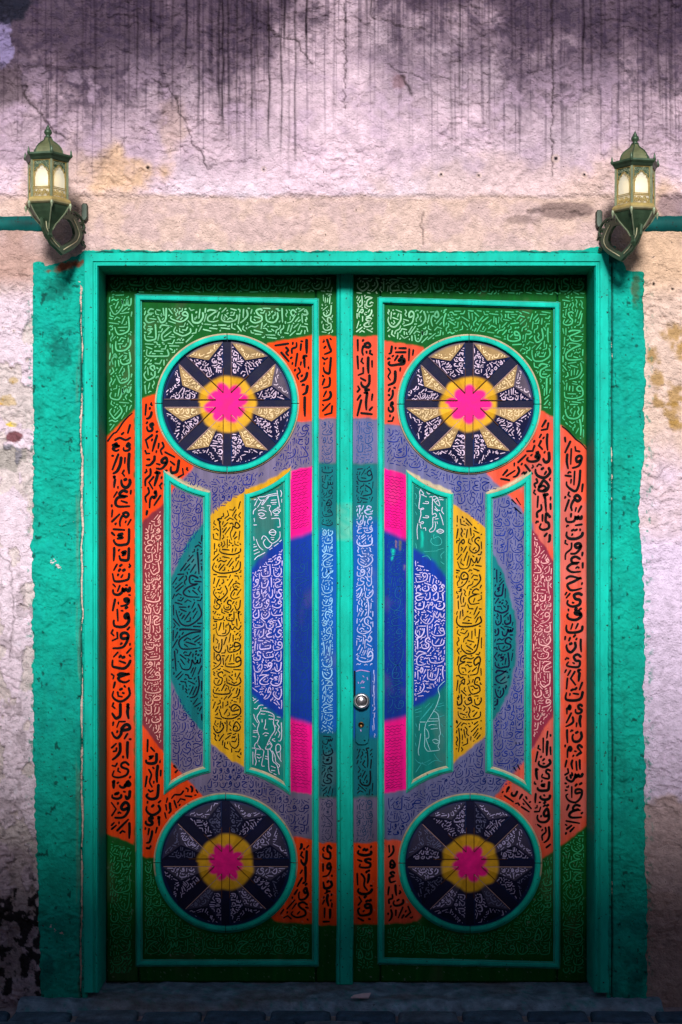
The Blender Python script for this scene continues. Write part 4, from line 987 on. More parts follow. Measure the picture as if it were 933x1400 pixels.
txt(iP, [(290, 1020), (332, 1050), (398, 1090), (424, 1092), (424, 1142), (400, 1140), (360, 1100), (300, 1085), (262, 1084), (290, 1062)], 'و ن ر ل ح ا ك م ق و ل د ص ف ل ك ر ا ل ح ن', 10, 15, 1.3, col(14, 30, 96))
txt(iP, [(398, 1148), (424, 1152), (424, 1260), (380, 1256)], 'ل ا ق ى ك ن ر ت', 14, 22, 3.2, bk)
txt(iP, [(198, 1176), (216, 1178), (240, 1240), (300, 1276), (380, 1264), (424, 1268), (424, 1306), (198, 1306)], 'ن ب ك ل س ح ن م ر ه ي ت ل ف ك ا د ن ق و ع س ح', 12, 19, 1.2, gr3, cfun=gcol)
# wavy lines on the pink
def waves(ink, x0, x1, y0, y1, slope, c):
    y = y0
    while y < y1:
        P = []; x = x0; a = random.uniform(0, 6)
        xe = x1-random.uniform(0, 5)
        while x < xe:
            P.append((x, y+slope*(x-x0)+.9*sin(a+x*.95)+random.uniform(-.15, .15))); x += 1.3
        if len(P) > 3: ink.stroke(P, .75, vary(c, .2))
        y += random.uniform(3.1, 5.)
WV = col(140, 6, 92)
waves(iP, 400, 424.5, 647, 724, -.25, WV); waves(iP, 400, 424.5, 990, 1078, .12, WV)
txt(iP, [(399, 745), (424, 738), (424, 985), (399, 975)], 'ا ف ح ى ن ع ل ق و ه', 16, 30, .8, col(20, 70, 120), fill=.25)
iP.build(panelL, 'brush lettering in many colours')
# ---- inset panels A and B
iA = Ink(PYD-.003)
def inset(k, s=6.):
    P = np.array(FR[k]); c = P.mean(0); return [tuple(q) for q in c+(P-c)*np.array([1-s*2/(P[:, 0].ptp() if hasattr(P[:, 0], 'ptp') else np.ptp(P[:, 0])), 1-s*2/np.ptp(P[:, 1])])]
A_in = fit_poly(inset('A', 5)); B_in = fit_poly(inset('B', 5)); C_in = fit_poly(inset('C', 5)); D_in = fit_poly(inset('D', 5))
def sub(M, P): return M & inpoly(gx, gy, P)
pack(iA, sub(A_in, [(230, 655), (284, 640), (284, 708), (232, 790), (230, 790)]), 'ف ه ى ك ا ف ل ب ى ن ر ح ا ك د و', 11, 17, 1.1, lil_i)
pack(iA, sub(A_in, [(284, 716), (232, 800), (232, 918), (284, 1000)]), 'ع ن ح ش ا ى ك ر ل و ن م ل ق', 20, 34, 2.2, col(0, 22, 40), fill=.7)
pack(iA, sub(A_in, [(232, 932), (284, 1010), (284, 1080), (246, 1056), (232, 1034)]), 'ل ق ا و ر د ى ب ت ح ى ل', 11, 17, 1.2, col(14, 28, 104))
for s_ in ([(238, 1047), (241, 1050)], [(240, 1056), (243, 1053)]): iA.stroke(s_, 3, tuple(bk))
wh = col(212, 204, 226)
# faces drawn in the inner panel (coordinates of an 8.75x enlargement)
def draw(ink, ox, oy, sc, strokes, w_, c):
    for s_ in strokes:
        L_ = smoothline([(ox+x/sc, oy+y/sc) for x, y in s_], 3); ink.stroke(L_, w_, vary(c, .12), taper=.1); stamp(L_, w_+1.2)
draw(iA, 330, 640, 8.75, [
 [(430, 268), (438, 330), (450, 400), (462, 466)], [(462, 466), (430, 472)], [(200, 350), (230, 385), (290, 375), (320, 340), (380, 330), (440, 320)], [(210, 345), (280, 340), (330, 320), (430, 300)], [(330, 345), (290, 395), (255, 440), (248, 430), (270, 395), (300, 360)],
 [(360, 385), (420, 380)], [(355, 412), (425, 410)], [(370, 432), (415, 432)], [(310, 450), (352, 450), (335, 490), (358, 530), (360, 565)], [(375, 520), (420, 488), (470, 500), (440, 545), (400, 545), (375, 520)], [(400, 520), (430, 505), (450, 520)], [(400, 566), (445, 566)],
 [(365, 605), (450, 600), (462, 650), (465, 700), (435, 705)], [(200, 550), (240, 535), (280, 555), (240, 575), (200, 550)], [(205, 510), (250, 500), (300, 520)], [(240, 470), (275, 478)], [(220, 590), (260, 605), (300, 590)],
 [(330, 770), (370, 735), (415, 760), (400, 800), (360, 798), (330, 770)], [(340, 770), (410, 765)], [(355, 830), (395, 830)], [(365, 856), (390, 856)], [(245, 850), (260, 815), (295, 820), (340, 880), (370, 905), (330, 955), (290, 940), (265, 890), (290, 850)], [(370, 905), (430, 870), (465, 820), (462, 760)],
 [(180, 850), (200, 910), (230, 955), (262, 980)], [(155, 380), (180, 370)], [(160, 450), (195, 375)], [(195, 470), (240, 400)], [(145, 550), (150, 510), (180, 480)], [(155, 600), (160, 640)], [(150, 680), (185, 680)], [(150, 820), (155, 865)], [(150, 915), (165, 912)], [(150, 945), (185, 935)], [(150, 990), (200, 970)], [(155, 1030), (220, 1000)], [(160, 1095), (190, 1060), (230, 1040), (285, 1010)], [(340, 975), (370, 955)], [(395, 935), (445, 900)], [(460, 880), (482, 860)], [(470, 265), (485, 300), (475, 340)], [(485, 370), (485, 410)]], .95, wh)
draw(iA, 330, 940, 8.75, [
 [(240, 250), (220, 300), (200, 330), (190, 370), (215, 420), (195, 490), (200, 540), (215, 590), (195, 650), (205, 690), (240, 735), (268, 750)], [(225, 280), (300, 285), (370, 310), (395, 350), (385, 420), (400, 470), (400, 520), (360, 580), (330, 640), (290, 730)], [(235, 315), (285, 318)], [(330, 330), (385, 345)], [(330, 375), (390, 380)], [(250, 380), (250, 415)], [(290, 385), (290, 440), (275, 490), (310, 500)], [(260, 560), (290, 540), (330, 552)], [(285, 575), (310, 575)],
 [(130, 722), (200, 735), (268, 748), (262, 830), (245, 930), (280, 940)], [(160, 720), (165, 680), (190, 655), (205, 690)], [(170, 720), (175, 760), (165, 820), (180, 880), (170, 930)], [(290, 735), (340, 735), (370, 690), (335, 640)], [(300, 700), (340, 670), (360, 690)], [(320, 740), (325, 850), (335, 990), (370, 1015)], [(345, 740), (375, 790), (380, 880), (430, 930), (455, 1040)], [(375, 760), (405, 820), (415, 890), (460, 930), (445, 960)],
 [(185, 800), (225, 805)], [(190, 830), (215, 845), (240, 830)], [(215, 870), (215, 890)], [(290, 820), (320, 830)], [(290, 850), (320, 858)], [(140, 770), (140, 920)], [(415, 700), (440, 675), (470, 700), (465, 760), (420, 770), (415, 700)], [(420, 770), (440, 820), (480, 885)], [(466, 760), (472, 850)], [(480, 420), (485, 560), (475, 630), (450, 640)], [(410, 390), (450, 395), (430, 430), (455, 470), (440, 510), (465, 545), (445, 595)], [(430, 350), (468, 358)], [(140, 120), (155, 135)], [(145, 155), (175, 135)], [(160, 185), (205, 150)], [(155, 250), (190, 255), (215, 215), (262, 210)], [(270, 245), (305, 243)], [(150, 320), (165, 370), (195, 420)], [(140, 430), (170, 470)], [(145, 520), (185, 515), (190, 535), (145, 540)], [(140, 585), (180, 590)], [(400, 610), (370, 625), (405, 645)], [(360, 940), (410, 960)], [(360, 990), (405, 995)], [(390, 1030), (420, 1045)], [(405, 450), (420, 470)], [(425, 530), (405, 570)]], .95, wh)
pack(iA, sub(B_in, [(340, 786), (390, 745), (390, 974), (340, 942)]), 'و ن ك ح ا ن و ى ل م ق ف و ت ب ن ل د ق ت ى ع ل أ ق ت أ ل ب ى ل', 12, 18, 1.35, col(196, 178, 226))
iA.build(panelL, 'pale and dark lettering and line drawings of faces')
# ---- right leaf
iS = Ink(LY)
txt(iS, [(486, 379), (800, 379), (800, 403), (486, 401)], 'ق ى ل ن م ح ب ل س ي ن ل ف ج أ ر ن ك م ع ه ر س ن', 17, 20, 1.8, gr1, cfun=gcol)
txt(iS, [(487, 403), (511, 403), (511, 456), (487, 456)], 'ح ل ر م ع ت ا', 13, 19, 1.7, gr2, cfun=gcol)
txt(iS, [(487, 463), (511, 463), (511, 570), (487, 570)], 'م ا ل أ ن م ر ل أ ا ن', 18, 28, 3.7, bk)
txt(iS, [(487, 575), (511, 575), (511, 634), (487, 634)], 'ى أ ن م د ل ب ح', 11, 16, 1.1, col(40, 78, 140))
txt(iS, [(487, 638), (511, 638), (511, 688), (487, 688)], 'ف د ن ر', 14, 20, 1.6, col(0, 38, 54))
txt(iS, [(487, 690), (511, 690), (511, 910), (487, 910)], 'ع أ م ل ف ع ب ن ل ق ل ى ن ر أ ى م ف', 13, 22, 1.4, col(176, 180, 224))
txt(iS, [(508, 915), (513.5, 915), (513.5, 1010), (508, 1010)], 'ا ر د ع', 8, 14, 1.1, col(170, 176, 224))
txt(iS, [(487, 1022), (511, 1022), (511, 1088), (487, 1088)], 'أ ل ح ج', 22, 32, 2.0, col(2, 26, 34))
txt(iS, [(487, 1092), (511, 1092), (511, 1151), (487, 1151)], 'و أ ق ن و ن', 11, 15, 1.1, col(30, 60, 96))
txt(iS, [(487, 1155), (511, 1155), (511, 1261), (487, 1261)], 'ت ى أ ب ق ى م', 17, 24, 3.5, bk)
txt(iS, [(487, 1266), (511, 1266), (511, 1325), (487, 1325)], 'س ن ك ه', 12, 18, 1.2, gr3)
txt(iS, [(769, 403), (799, 403), (799, 606), (769, 574)], 'ر ى خ ح ر ف ن س ك ج س ل م ق ر ه م ف', 18, 28, 1.8, gr1, cfun=gcol)
txt(iS, [(771, 592), (799, 618), (799, 1124), (771, 1146)], 'و ا ل م س ت و ع ح ى ق ب ا ن ى أ ت ى م ا ر ن ا ء م ا ا س ق ع ى ذ ع ا ن ف ه أ', 17, 26, 3.6, bk)
iS.stroke(smoothline([(769, 583), (778, 590), (787, 600), (795, 606), (802, 614)]), 2., tuple(bk))
txt(iS, [(769, 1158), (799, 1134), (799, 1330), (769, 1330)], 'ن ع ح ل ن م س ت ق ك ه', 14, 22, 1.3, gr3, cfun=gcol)
iS.build(leafR, 'brush lettering in many colours')
iP = Ink(PYD)
txt(iP, [(529, 421), (754, 425), (754, 562), (738, 556), (728, 510), (690, 466), (640, 452), (600, 462), (580, 470), (529, 462)], 'أ م ر و ن ا ل م ق س ن ح ت ع ج ر ت ل ق ن و س ف ح ك ا ل ن ر ب د ى م ت', 18, 27, 2.0, gr1, cfun=gcol)
txt(iP, [(529, 469), (574, 476), (545, 515), (540, 560), (546, 582), (529, 577)], 'ف ى ا و ل ر ت', 17, 25, 3.5, bk)
txt(iP, [(529, 585), (550, 588), (590, 640), (640, 652), (664, 650), (690, 675), (664, 676), (660, 722), (624, 690), (616, 664), (560, 640), (529, 634)], 'ر ا ب ك ت ح ع ل ى ل ى ن م ف ه و ق ر ا ب ع د ن ل ا ح', 11, 17, 1.3, col(16, 40, 128))
txt(iP, [(742, 566), (755, 576), (755, 755), (729, 716), (728, 650), (700, 664), (676, 652), (716, 620)], 'ا ل ف ن ه أ ى ح ن م ت ب ا ه د ن ا ن', 16, 24, 3.6, bk)
txt(iP, [(729, 727), (755, 768), (755, 972), (729, 1012)], SEQ3, 10, 17, 1.35, col(226, 160, 160))
txt(iP, [(729, 1026), (755, 986), (755, 1158), (738, 1168), (738, 1140), (729, 1120)], 'ا ن ى أ ك ب ا ق ى ح ب م', 16, 24, 3.3, bk)
txt(iP, [(694, 1072), (728, 1092), (728, 1120), (700, 1098), (682, 1086)], 'ا ل ا س', 12, 17, 3.2, bk, theta=.5)
txt(iP, [(623, 697), (640, 708), (660, 728), (660, 1006), (640, 1021), (623, 1036)], 'ى م س ر و ع أ ت ل و ع ى م ن ق ل ب ى و أ ه ف ل ك ق ى ا ع ك ف ي ل', 17, 30, 1.8, col(34, 28, 10), fillw=1.)
txt(iP, [(529, 1090), (560, 1086), (616, 1058), (622, 1048), (662, 1012), (662, 1050), (700, 1070), (680, 1082), (640, 1084), (600, 1094), (560, 1130), (550, 1142), (529, 1142)], 'ى ل ف ر ن ح ك ق ب و ن ى م ل ص ك ا ن ت ق و ل ا ف ح م', 10, 16, 1.3, col(12, 36, 108))
txt(iP, [(529, 1152), (540, 1152), (552, 1210), (568, 1256), (529, 1260)], 'ه ع ا ن ك و ى', 14, 22, 3.3, bk)
txt(iP, [(529, 1268), (570, 1264), (640, 1278), (700, 1260), (740, 1210), (742, 1176), (755, 1168), (755, 1306), (529, 1304)], 'ا ن ب ك ل س ح ن م ر ه ي ت ل ف ك د ن ق و ع س ح ت', 12, 19, 1.2, gr3, cfun=gcol)
waves(iP, 528, 553, 650, 722, .18, WV); waves(iP, 528, 553, 994, 1078, -.12, WV)
txt(iP, [(529, 735), (553, 745), (553, 970), (529, 980)], 'ح ق ر ى ع و ن ه', 16, 28, .8, col(24, 84, 130), fill=.25)
iP.build(panelR, 'brush lettering in many colours')
iC = Ink(PYD-.003)
draw(iC, 555, 640, 8.75, [
 [(180, 255), (165, 290), (172, 340), (158, 480), (205, 478), (215, 490), (180, 500), (182, 560), (160, 650), (205, 640), (210, 660), (170, 668)], [(185, 265), (215, 310), (185, 320)], [(205, 325), (250, 345)], [(205, 420), (265, 425), (270, 405), (235, 400)], [(205, 590), (265, 595), (270, 575), (235, 570)], [(145, 665), (135, 740), (142, 850)], [(170, 668), (185, 720)],
 [(285, 345), (318, 350), (318, 450), (318, 560)], [(318, 350), (350, 335), (385, 370), (408, 450), (370, 430), (325, 370)], [(340, 380), (370, 360)], [(360, 405), (385, 385)], [(350, 460), (380, 500), (410, 505)], [(345, 490), (380, 515)], [(318, 560), (350, 540), (370, 570), (345, 590), (325, 595), (322, 700), (285, 740), (295, 765), (340, 745), (358, 690), (350, 640)], [(405, 540), (430, 600), (450, 680)], [(440, 470), (430, 510), (455, 550)], [(365, 755), (410, 730), (455, 755), (415, 780), (365, 755)], [(375, 755), (440, 753)], [(250, 285), (275, 310), (300, 290)], [(400, 350), (460, 360)], [(405, 375), (450, 380)], [(210, 720), (235, 715), (240, 745)], [(350, 610), (390, 605)], [(375, 640), (380, 665)]], .95, wh)
draw(iC, 555, 640, 8.75, [[(120, 230), (150, 245)], [(110, 300), (130, 330), (120, 370)], [(110, 420), (135, 460)], [(115, 520), (135, 560)], [(340, 790), (330, 840), (390, 820), (430, 870), (410, 920), (340, 920), (300, 880), (310, 840)], [(430, 1080), (420, 1040), (460, 1000)], [(200, 1060), (260, 1050), (300, 1100)], [(380, 980), (450, 960)], [(120, 900), (130, 960)], [(220, 1000), (380, 990)], [(420, 1120), (460, 1150)]], .7, col(60, 176, 168))
draw(iC, 555, 930, 8.75, [
 [(465, 10), (395, 80), (390, 130), (405, 190), (370, 300), (335, 365), (290, 440), (240, 520)], [(340, 370), (380, 400), (395, 450), (405, 560), (415, 640), (400, 670), (405, 740), (385, 790), (400, 835), (260, 850)], [(270, 462), (390, 458)], [(260, 492), (385, 488)], [(275, 545), (310, 530), (368, 535)], [(300, 585), (385, 575)], [(320, 720), (355, 705), (400, 735), (365, 760), (325, 735)], [(240, 520), (225, 600), (230, 700), (225, 790), (260, 850)], [(240, 580), (270, 620), (275, 690), (245, 700), (270, 780), (295, 840)], [(170, 500), (235, 500)], [(165, 520), (160, 600)], [(180, 640), (165, 750), (150, 850), (160, 900)]], .8, col(150, 200, 208))
draw(iC, 555, 930, 8.75, [[(110, 360), (190, 330)], [(115, 390), (190, 370)], [(120, 440), (160, 430)], [(170, 480), (290, 330), (330, 280)], [(210, 440), (310, 320)], [(230, 330), (290, 270)], [(350, 340), (400, 370)], [(370, 320), (460, 300)], [(390, 290), (450, 270)], [(400, 440), (460, 420)], [(420, 520), (450, 560)], [(430, 640), (455, 680)], [(120, 520), (135, 560)], [(110, 640), (125, 680)], [(115, 750), (125, 790)], [(340, 880), (370, 930), (400, 960)], [(110, 940), (180, 1000), (300, 950)], [(120, 1100), (200, 980)], [(270, 1010), (350, 960), (440, 980)], [(150, 980), (250, 1020)]], .7, col(50, 160, 160))
pack(iC, sub(C_in, [(565, 762), (611, 800), (611, 928), (565, 962)]), 'ف و ه ن م أ ل ل ح ن م ك س ف ا ن ب ى أ ت ج ا ن م س ا لا', 12, 19, 1.4, col(200, 184, 228))
M_ = sub(D_in, [(672, 680), (697, 680), (718, 708), (718, 1042), (700, 1056), (674, 1050), (674, 986), (696, 952), (709, 898), (709, 850), (693, 782), (674, 748)])
pack(iC, M_, 'ف أ س ل ت د ى ن و ب ق ك ن ل ا د ر م ن ه ف ى ن أ و ب ا ق ن ى ل ك م ر غ ح', 10, 16, 1.25, col(16, 44, 132))
pack(iC, sub(D_in, [(674, 762), (688, 786), (703, 850), (703, 896), (693, 948), (674, 978)]), 'ك ت ل ل س ر ى ك ح ن ب د ر م', 14, 22, 2.1, col(0, 16, 50))
for s_ in ([(700, 683), (706, 689)], [(706, 681), (712, 690)], [(704, 694), (713, 702)], [(708, 1046), (711, 1052)], [(703, 1049), (706, 1054)]): iC.stroke(s_, 2.2, tuple(bk))
iC.build(panelR, 'pale and dark lettering and line drawings of faces')
# paint the lock plate's scratches
iL = Ink(YD-.0102)
draw(iL, 470, 900, 10, [[(176, 178), (240, 162), (352, 184)], [(262, 240), (280, 256)], [(322, 262), (332, 296)], [(200, 325), (206, 345)], [(232, 345), (262, 305), (268, 340), (284, 318)], [(240, 400), (290, 402)], [(235, 975), (238, 1000)]], 1.1, col(190, 150, 215))
iL.build(plate)
# ---- lettering on the wedges, with edge highlights and edge shadows painted in
WSEQ = 'س ن ك ح ل ر ى ب ا ق م ل ت ن ه ر ك أ ن س ع ل ب'
for key, leaf in (('TL', leafL), ('BL', leafL), ('TR', leafR), ('BR', leafR)):
    cx, cy = MED[key]; sy = RY/RX; upper = key[0] == 'T'
    ink = Ink(lambda x, y: wedge_depth(x-cx, (y-cy)/sy))
    dd = np.hypot(gx-cx, (gy-cy)/sy)
    for k in range(8):
        T, O0, O1, Ap, arc = WG[k]
        for (B_, hi_) in ((O0, k in (0, 1, 7)), (O1, k in (3, 4, 2))):
            e = [(cx+(T+(B_-T)*t)[0], cy+(T+(B_-T)*t)[1]*sy) for t in np.linspace(0, .48, 5)]; 
            e2 = [(cx+(T+(B_-T)*t)[0], cy+(T+(B_-T)*t)[1]*sy) for t in np.linspace(0.02, .97, 9)]
            ink.depth = DISC_Y-WL
            ink.stroke(e, .9, col(84, 50, 20), taper=0, lift=.0012)  # dark line painted in as the shadow of the raised edge
            if hi_: ink.stroke(e2, .6, col(190, 150, 140), taper=0, lift=.0016)  # pale line painted in as a highlight along the wedge edge
        ink.depth = lambda x, y: wedge_depth(x-cx, (y-cy)/sy)
        for f, (B_, Cn) in enumerate(((T, O0), (T, O1), (O0, O1))):
            poly = [Ap, B_, Cn] if f < 2 else [Ap]+arc
            g_ = sum(poly)/len(poly); poly = [g_+(p-g_)*.90 for p in poly]
            P = [(cx+p[0], cy+p[1]*sy) for p in poly]
            M_ = inpoly(gx, gy, P) & (dd > 43) & (dd < 85.5)
            fc = facet_colour(k, f, upper); tanf = fc[0] > .15
            if upper: c = col(226, 196, 150) if tanf else (col(222, 196, 220) if fc[0] < .05 else col(196, 176, 190))
            else: c = col(168, 156, 196) if random.random() < .72 else col(96, 96, 130)
            ang = atan2(Cn[1]-B_[1], Cn[0]-B_[0]); ang = (ang+pi/2) % pi-pi/2
            off = random.randrange(20); sq = ' '.join(WSEQ.split()[off:]+WSEQ.split()[:off])
            pack(ink, M_, sq, 6.5, 9.5, 1.3, c, theta=ang, gap=1.1, fill=2.2, fillw=.95, stretch=1.5, jit=.1)
    md = [o for o in leaf.children if o.name.startswith('medallion')][0 if upper else 1]
    ink.build(md, 'fine pale lettering across the wedges, with painted edge highlights and edge shadows')

# ---------------------------------------------------------------- lanterns
def lantern(px, py, sgn, lab):
    """px, py: where the axis meets the roof's eave; sgn +1: bracket goes right to the wall plate"""
    yc = -.25; s = (CD+yc)/F; A0 = np.array(W(px, py, yc)); root = thing('wall_lantern', lab, 'lantern', (A0[0], 0, A0[2]-124*s), 'pair of ornate wall lanterns beside the door')
    DK = col(58, 80, 58); DK2 = col(108, 112, 78); GO = col(184, 160, 98); GG = col(146, 156, 126); TN = col(150, 140, 104)
    rot = radians(70 if sgn > 0 else -70)-0
    def P(u, v, d=0.): return (A0[0]+u*s, yc+d*s, A0[2]-v*s)           # v down in pixels, d towards the wall
    def ring(r, v, k=6, ph=0.): return [P(r*cos(rot0+ph+2*pi*i/k), v, -r*sin(rot0+ph+2*pi*i/k)) for i in range(k)]
    rot0 = radians(70) if sgn > 0 else radians(110)
    def lathe(prof, k, c, name, mat=M_iron, smooth=False, flute=0):
        V = []; F_ = []; C = []
        for i, (r, v) in enumerate(prof): V += ring(max(r, .05), v, k); C += [c[i] if isinstance(c, list) else c]*k
        for i in range(len(prof)-1):
            for q in range(k): a = i*k+q; b2 = i*k+(q+1) % k; F_.append((a, b2, b2+k, a+k))
        F_.append(tuple(range(k))[::-1]); F_.append(tuple((len(prof)-1)*k+q for q in range(k)))
        return mk(name, V, F_, mat, root, np.array(C), smooth=smooth)
    lathe([(32, 0), (30, -1.6), (24, -2.6), (21.5, -4.2), (20.5, -8), (18.8, -12), (15.5, -16), (11, -19.5), (7, -22.5), (5, -25.5), (4, -28)], 6, DK2, 'roof')
    mb = MB()
    for i in range(6):                                                # roof ribs
        a = rot0+2*pi*i/6
        mb.tube([P(r*cos(a), v, -r*sin(a)) for (r, v) in ((32, -.3), (24, -3), (21.5, -4.6), (20.7, -8.3), (19, -12.3), (15.7, -16.4), (11.2, -19.9), (7.2, -22.9), (4.5, -28))], .8*s, DK)
    mb.build('roof_rib', M_iron, root)
    lathe([(4, -27), (5.4, -28.5), (3.2, -30), (3.4, -31), (5.4, -33.5), (5.6, -35.5), (4.6, -38), (2.4, -40), (3, -40.6), (1.6, -43), (.5, -45.5), (.1, -46.5)], 12, DK, 'finial', smooth=True)
    lathe([(33.5, -1.5), (34, 1), (31, 4), (29.5, 7.5), (27, 8)], 6, [DK, DK, DK*.6, DK*.5, DK*.5], 'eave')
    for i in range(6):
        a = rot0+2*pi*i/6; c = (33*cos(a), -33*sin(a))
        mb = MB(); pts = [P(c[0], v, c[1]) for v in (2, -1, -3, -6, -9.5)]; mb.tube(pts, [1.2*s, 2.4*s, 1.5*s, 1.3*s, .2*s], DK, 6); mb.build('spike', M_iron, root)
        c = (32*cos(a), -32*sin(a)); mb = MB(); mb.tube([P(c[0], v, c[1]) for v in (64, 67, 71, 74)], [1.3*s, 2.4*s, 1.2*s, .2*s], GG, 6); mb.build('drop', M_iron, root)
    R = 27.6
    for i in range(6):
        a = rot0+2*pi*i/6; b2 = a+2*pi/6; p0 = np.array([R*cos(a), -R*sin(a)]); p1 = np.array([R*cos(b2), -R*sin(b2)])
        mb = MB(); mb.tube([P(p0[0], 5, p0[1]), P(p0[0], 60, p0[1])], 1.7*s, GG, 4); mb.build('post', M_iron, root)
        def Q(u, v, o=0.): 
            nn = (p0+p1)/2; nn = nn/np.linalg.norm(nn); w2 = p0*(1-u)+p1*u+nn*o; return P(w2[0], v, w2[1])
        gl = [Q(.03, 7, -2), Q(.97, 7, -2), Q(.97, 60, -2), Q(.03, 60, -2), Q(.03, 7, -3), Q(.97, 7, -3), Q(.97, 60, -3), Q(.03, 60, -3)]
        mk('glass_pane', gl, [(0, 3, 2, 1), (4, 5, 6, 7), (0, 1, 5, 4), (1, 2, 6, 5), (2, 3, 7, 6), (3, 0, 4, 7)], M_glass, root)
        warm = GO*.9
        mb = MB(); t = .55*s
        for v in (8.5, 44.5, 46.5, 58.5): mb.tube([Q(.04, v), Q(.96, v)], t*1.2, warm, 4)
        for u in (.1, .9): mb.tube([Q(u, 8), Q(u, 59)], t*1.1, warm, 4)
        # arch with cusps
        arch = [(.13, 44), (.13, 30), (.17, 27), (.15, 24), (.24, 22), (.24, 19), (.36, 18), (.4, 15.5), (.5, 14)]
        pts = arch+[(1-u, v) for u, v in arch[::-1][1:]]
        mb.tube([Q(u, v) for u, v in pts], t*1.3, warm, 4)
        def spiral(u, v, ru, rv, d_, turns=1.4, a0=0):
            mb.tube([Q(u+ru*(1-q/14)*cos(a0+d_*q/14*turns*2*pi), v+rv*(1-q/14)*sin(a0+d_*q/14*turns*2*pi)) for q in range(14)], t, warm, 3)
        warm = GG*.85
        for (u, v, d_) in ((.2, 13, 1), (.36, 12, -1), (.5, 11, 1), (.64, 12, 1), (.8, 13, -1), (.17, 19, -1), (.83, 19, 1)): spiral(u, v, .08, 3, d_)
        warm = GO
        for (u, v, d_) in ((.2, 52.5, 1), (.35, 52, -1), (.5, 52.5, 1), (.65, 52, -1), (.8, 52.5, 1)): spiral(u, v, .085, 4, d_); spiral(u+.02, v, .085, 4, -d_, 1., pi)
        mb.tube([Q(.1+.8*q/24, 52.5+3.6*sin(q*pi/4)) for q in range(25)], t, warm, 3)
        # solid spandrels above the arch
        sp_ = MB()
        for side in (0, 1):
            o = [(.08, 8), (.08, 26), (.15, 23), (.22, 19), (.34, 17.5), (.5, 12.5), (.5, 8)]
            if side: o = [(1-u, v) for u, v in o]
            VV = [Q(u, v, -.6) for u, v in o]+[Q(u, v, -1.2) for u, v in o]; k = len(o)
            sp_.add(VV, [tuple(range(k)), tuple(range(k, 2*k))[::-1]]+[(q, (q+1) % k, (q+1) % k+k, q+k) for q in range(k)], DK)
        fil = mb.build('filigree', M_iron, root); sp_.build('spandrel', M_iron, fil)
    lathe([(27, 57), (31, 59), (33, 62), (32.5, 65), (30, 67)], 6, [GO, GO, GO, TN, DK2], 'base_rim')  # gold tone puts the lamp's glow into the rim colour
    lathe([(29.5, 66), (27, 71), (23, 77), (16, 85), (10, 91), (6.5, 97), (5.5, 103), (6.5, 106), (4, 110), (2, 112)], 6, DK, 'cup')
    mb = MB()
    for i in range(6):
        a = rot0+2*pi*i/6; mb.tube([P(r*cos(a), v, -r*sin(a)) for (r, v) in ((30.5, 67), (28, 71), (24, 77), (17, 85), (11, 91), (7, 98))], .9*s, GG, 4)
    mb.build('cup_rib', M_iron, root)
    # bulb inside
    V = []; F_ = []; K = 10
    for i in range(7):
        for q in range(K): a = 2*pi*q/K; r = 7*sin(pi*(i+.3)/6.6); V.append(P(r*cos(a), 24+i*3., r*sin(a)))
    for i in range(6):
        for q in range(K): F_.append((i*K+q, i*K+(q+1) % K, (i+1)*K+(q+1) % K, (i+1)*K+q))
    bulb = mk('bulb', V, F_, M_bulb, root, smooth=True)
    ld = bpy.data.lights.new('bulb_light', 'POINT'); ld.energy = .09; ld.color = (1, .72, .32); ld.shadow_soft_size = .02
    lo = bpy.data.objects.new('bulb_light', ld); COL.objects.link(lo); lo.parent = bulb; lo.location = np.array(P(0, 34, -9))-rootloc(bulb)
    # bracket: a thick pierced shield in the plane between the axis and the wall plate
    wp = np.array(W(px+sgn*50, py+74, -.01)); ax = np.array(P(0, 0)); dirv = np.array([wp[0]-ax[0], wp[1]-ax[1]])
    def B(u, v, o=0.):          # u in photo pixels from the axis towards the plate, o across the plate
        t = u/52.; L = np.hypot(*dirv); nn = np.array([dirv[1], -dirv[0]])/L*sgn
        x = ax[0]+dirv[0]*t+nn[0]*o*s; y = ax[1]+dirv[1]*t+nn[1]*o*s; z = A0[2]-v*(s)*(1+.055*t*0)
        return (x, y, z)
    outer = [(-9, 86), (-8, 98), (-4, 107), (3, 116), (12, 121), (18, 125), (27, 117), (36, 108), (43, 99), (47, 88), (45, 77), (39, 67), (33, 63), (22, 66), (8, 74), (-2, 80)]
    gu = 17.; gv = 92.; inner = [(gu+(u-gu)*.64, gv+(v-gv)*.68) for u, v in outer]
    mb0 = MB(); mb0.tube([B(u, v, 0) for u, v in smoothline([(24, 66), (34, 58), (44, 60), (50, 68), (50, 76), (44, 80)], 3)], 1.9*s, DK, 6); V = []; F_ = []; k = len(outer)
    for o in (-2.2, 2.2):
        V += [B(u, v, o) for u, v in outer]+[B(u, v, o) for u, v in inner]
    for i in range(k):
        j = (i+1) % k; F_ += [(i, j, k+j, k+i), (2*k+j, 2*k+i, 3*k+i, 3*k+j), (i, 2*k+i, 2*k+j, j), (k+j, 3*k+j, 3*k+i, k+i)]
    br = mk('bracket', V, F_, M_iron, root, np.array(DK*1.1))
    mb0.build('arm', M_iron, root)
    mb = MB(); CR = col(222, 214, 176)
    for L_ in ([(33, 69), (39, 79), (41.5, 88), (38, 98), (31, 106), (24, 113), (19, 118)], [(-5, 87), (-4, 97), (0, 105), (6, 112), (13, 117)]):
        mb.tube([B(u, v, -2.6) for u, v in smoothline(L_, 3)], .75*s, CR, 4)
        mb.tube([B(u, v, 2.6) for u, v in smoothline(L_, 3)], .75*s, CR, 4)
    mb.tube([B(u, v, 0) for u, v in outer], 1.6*s, DK, 5, closed=True)
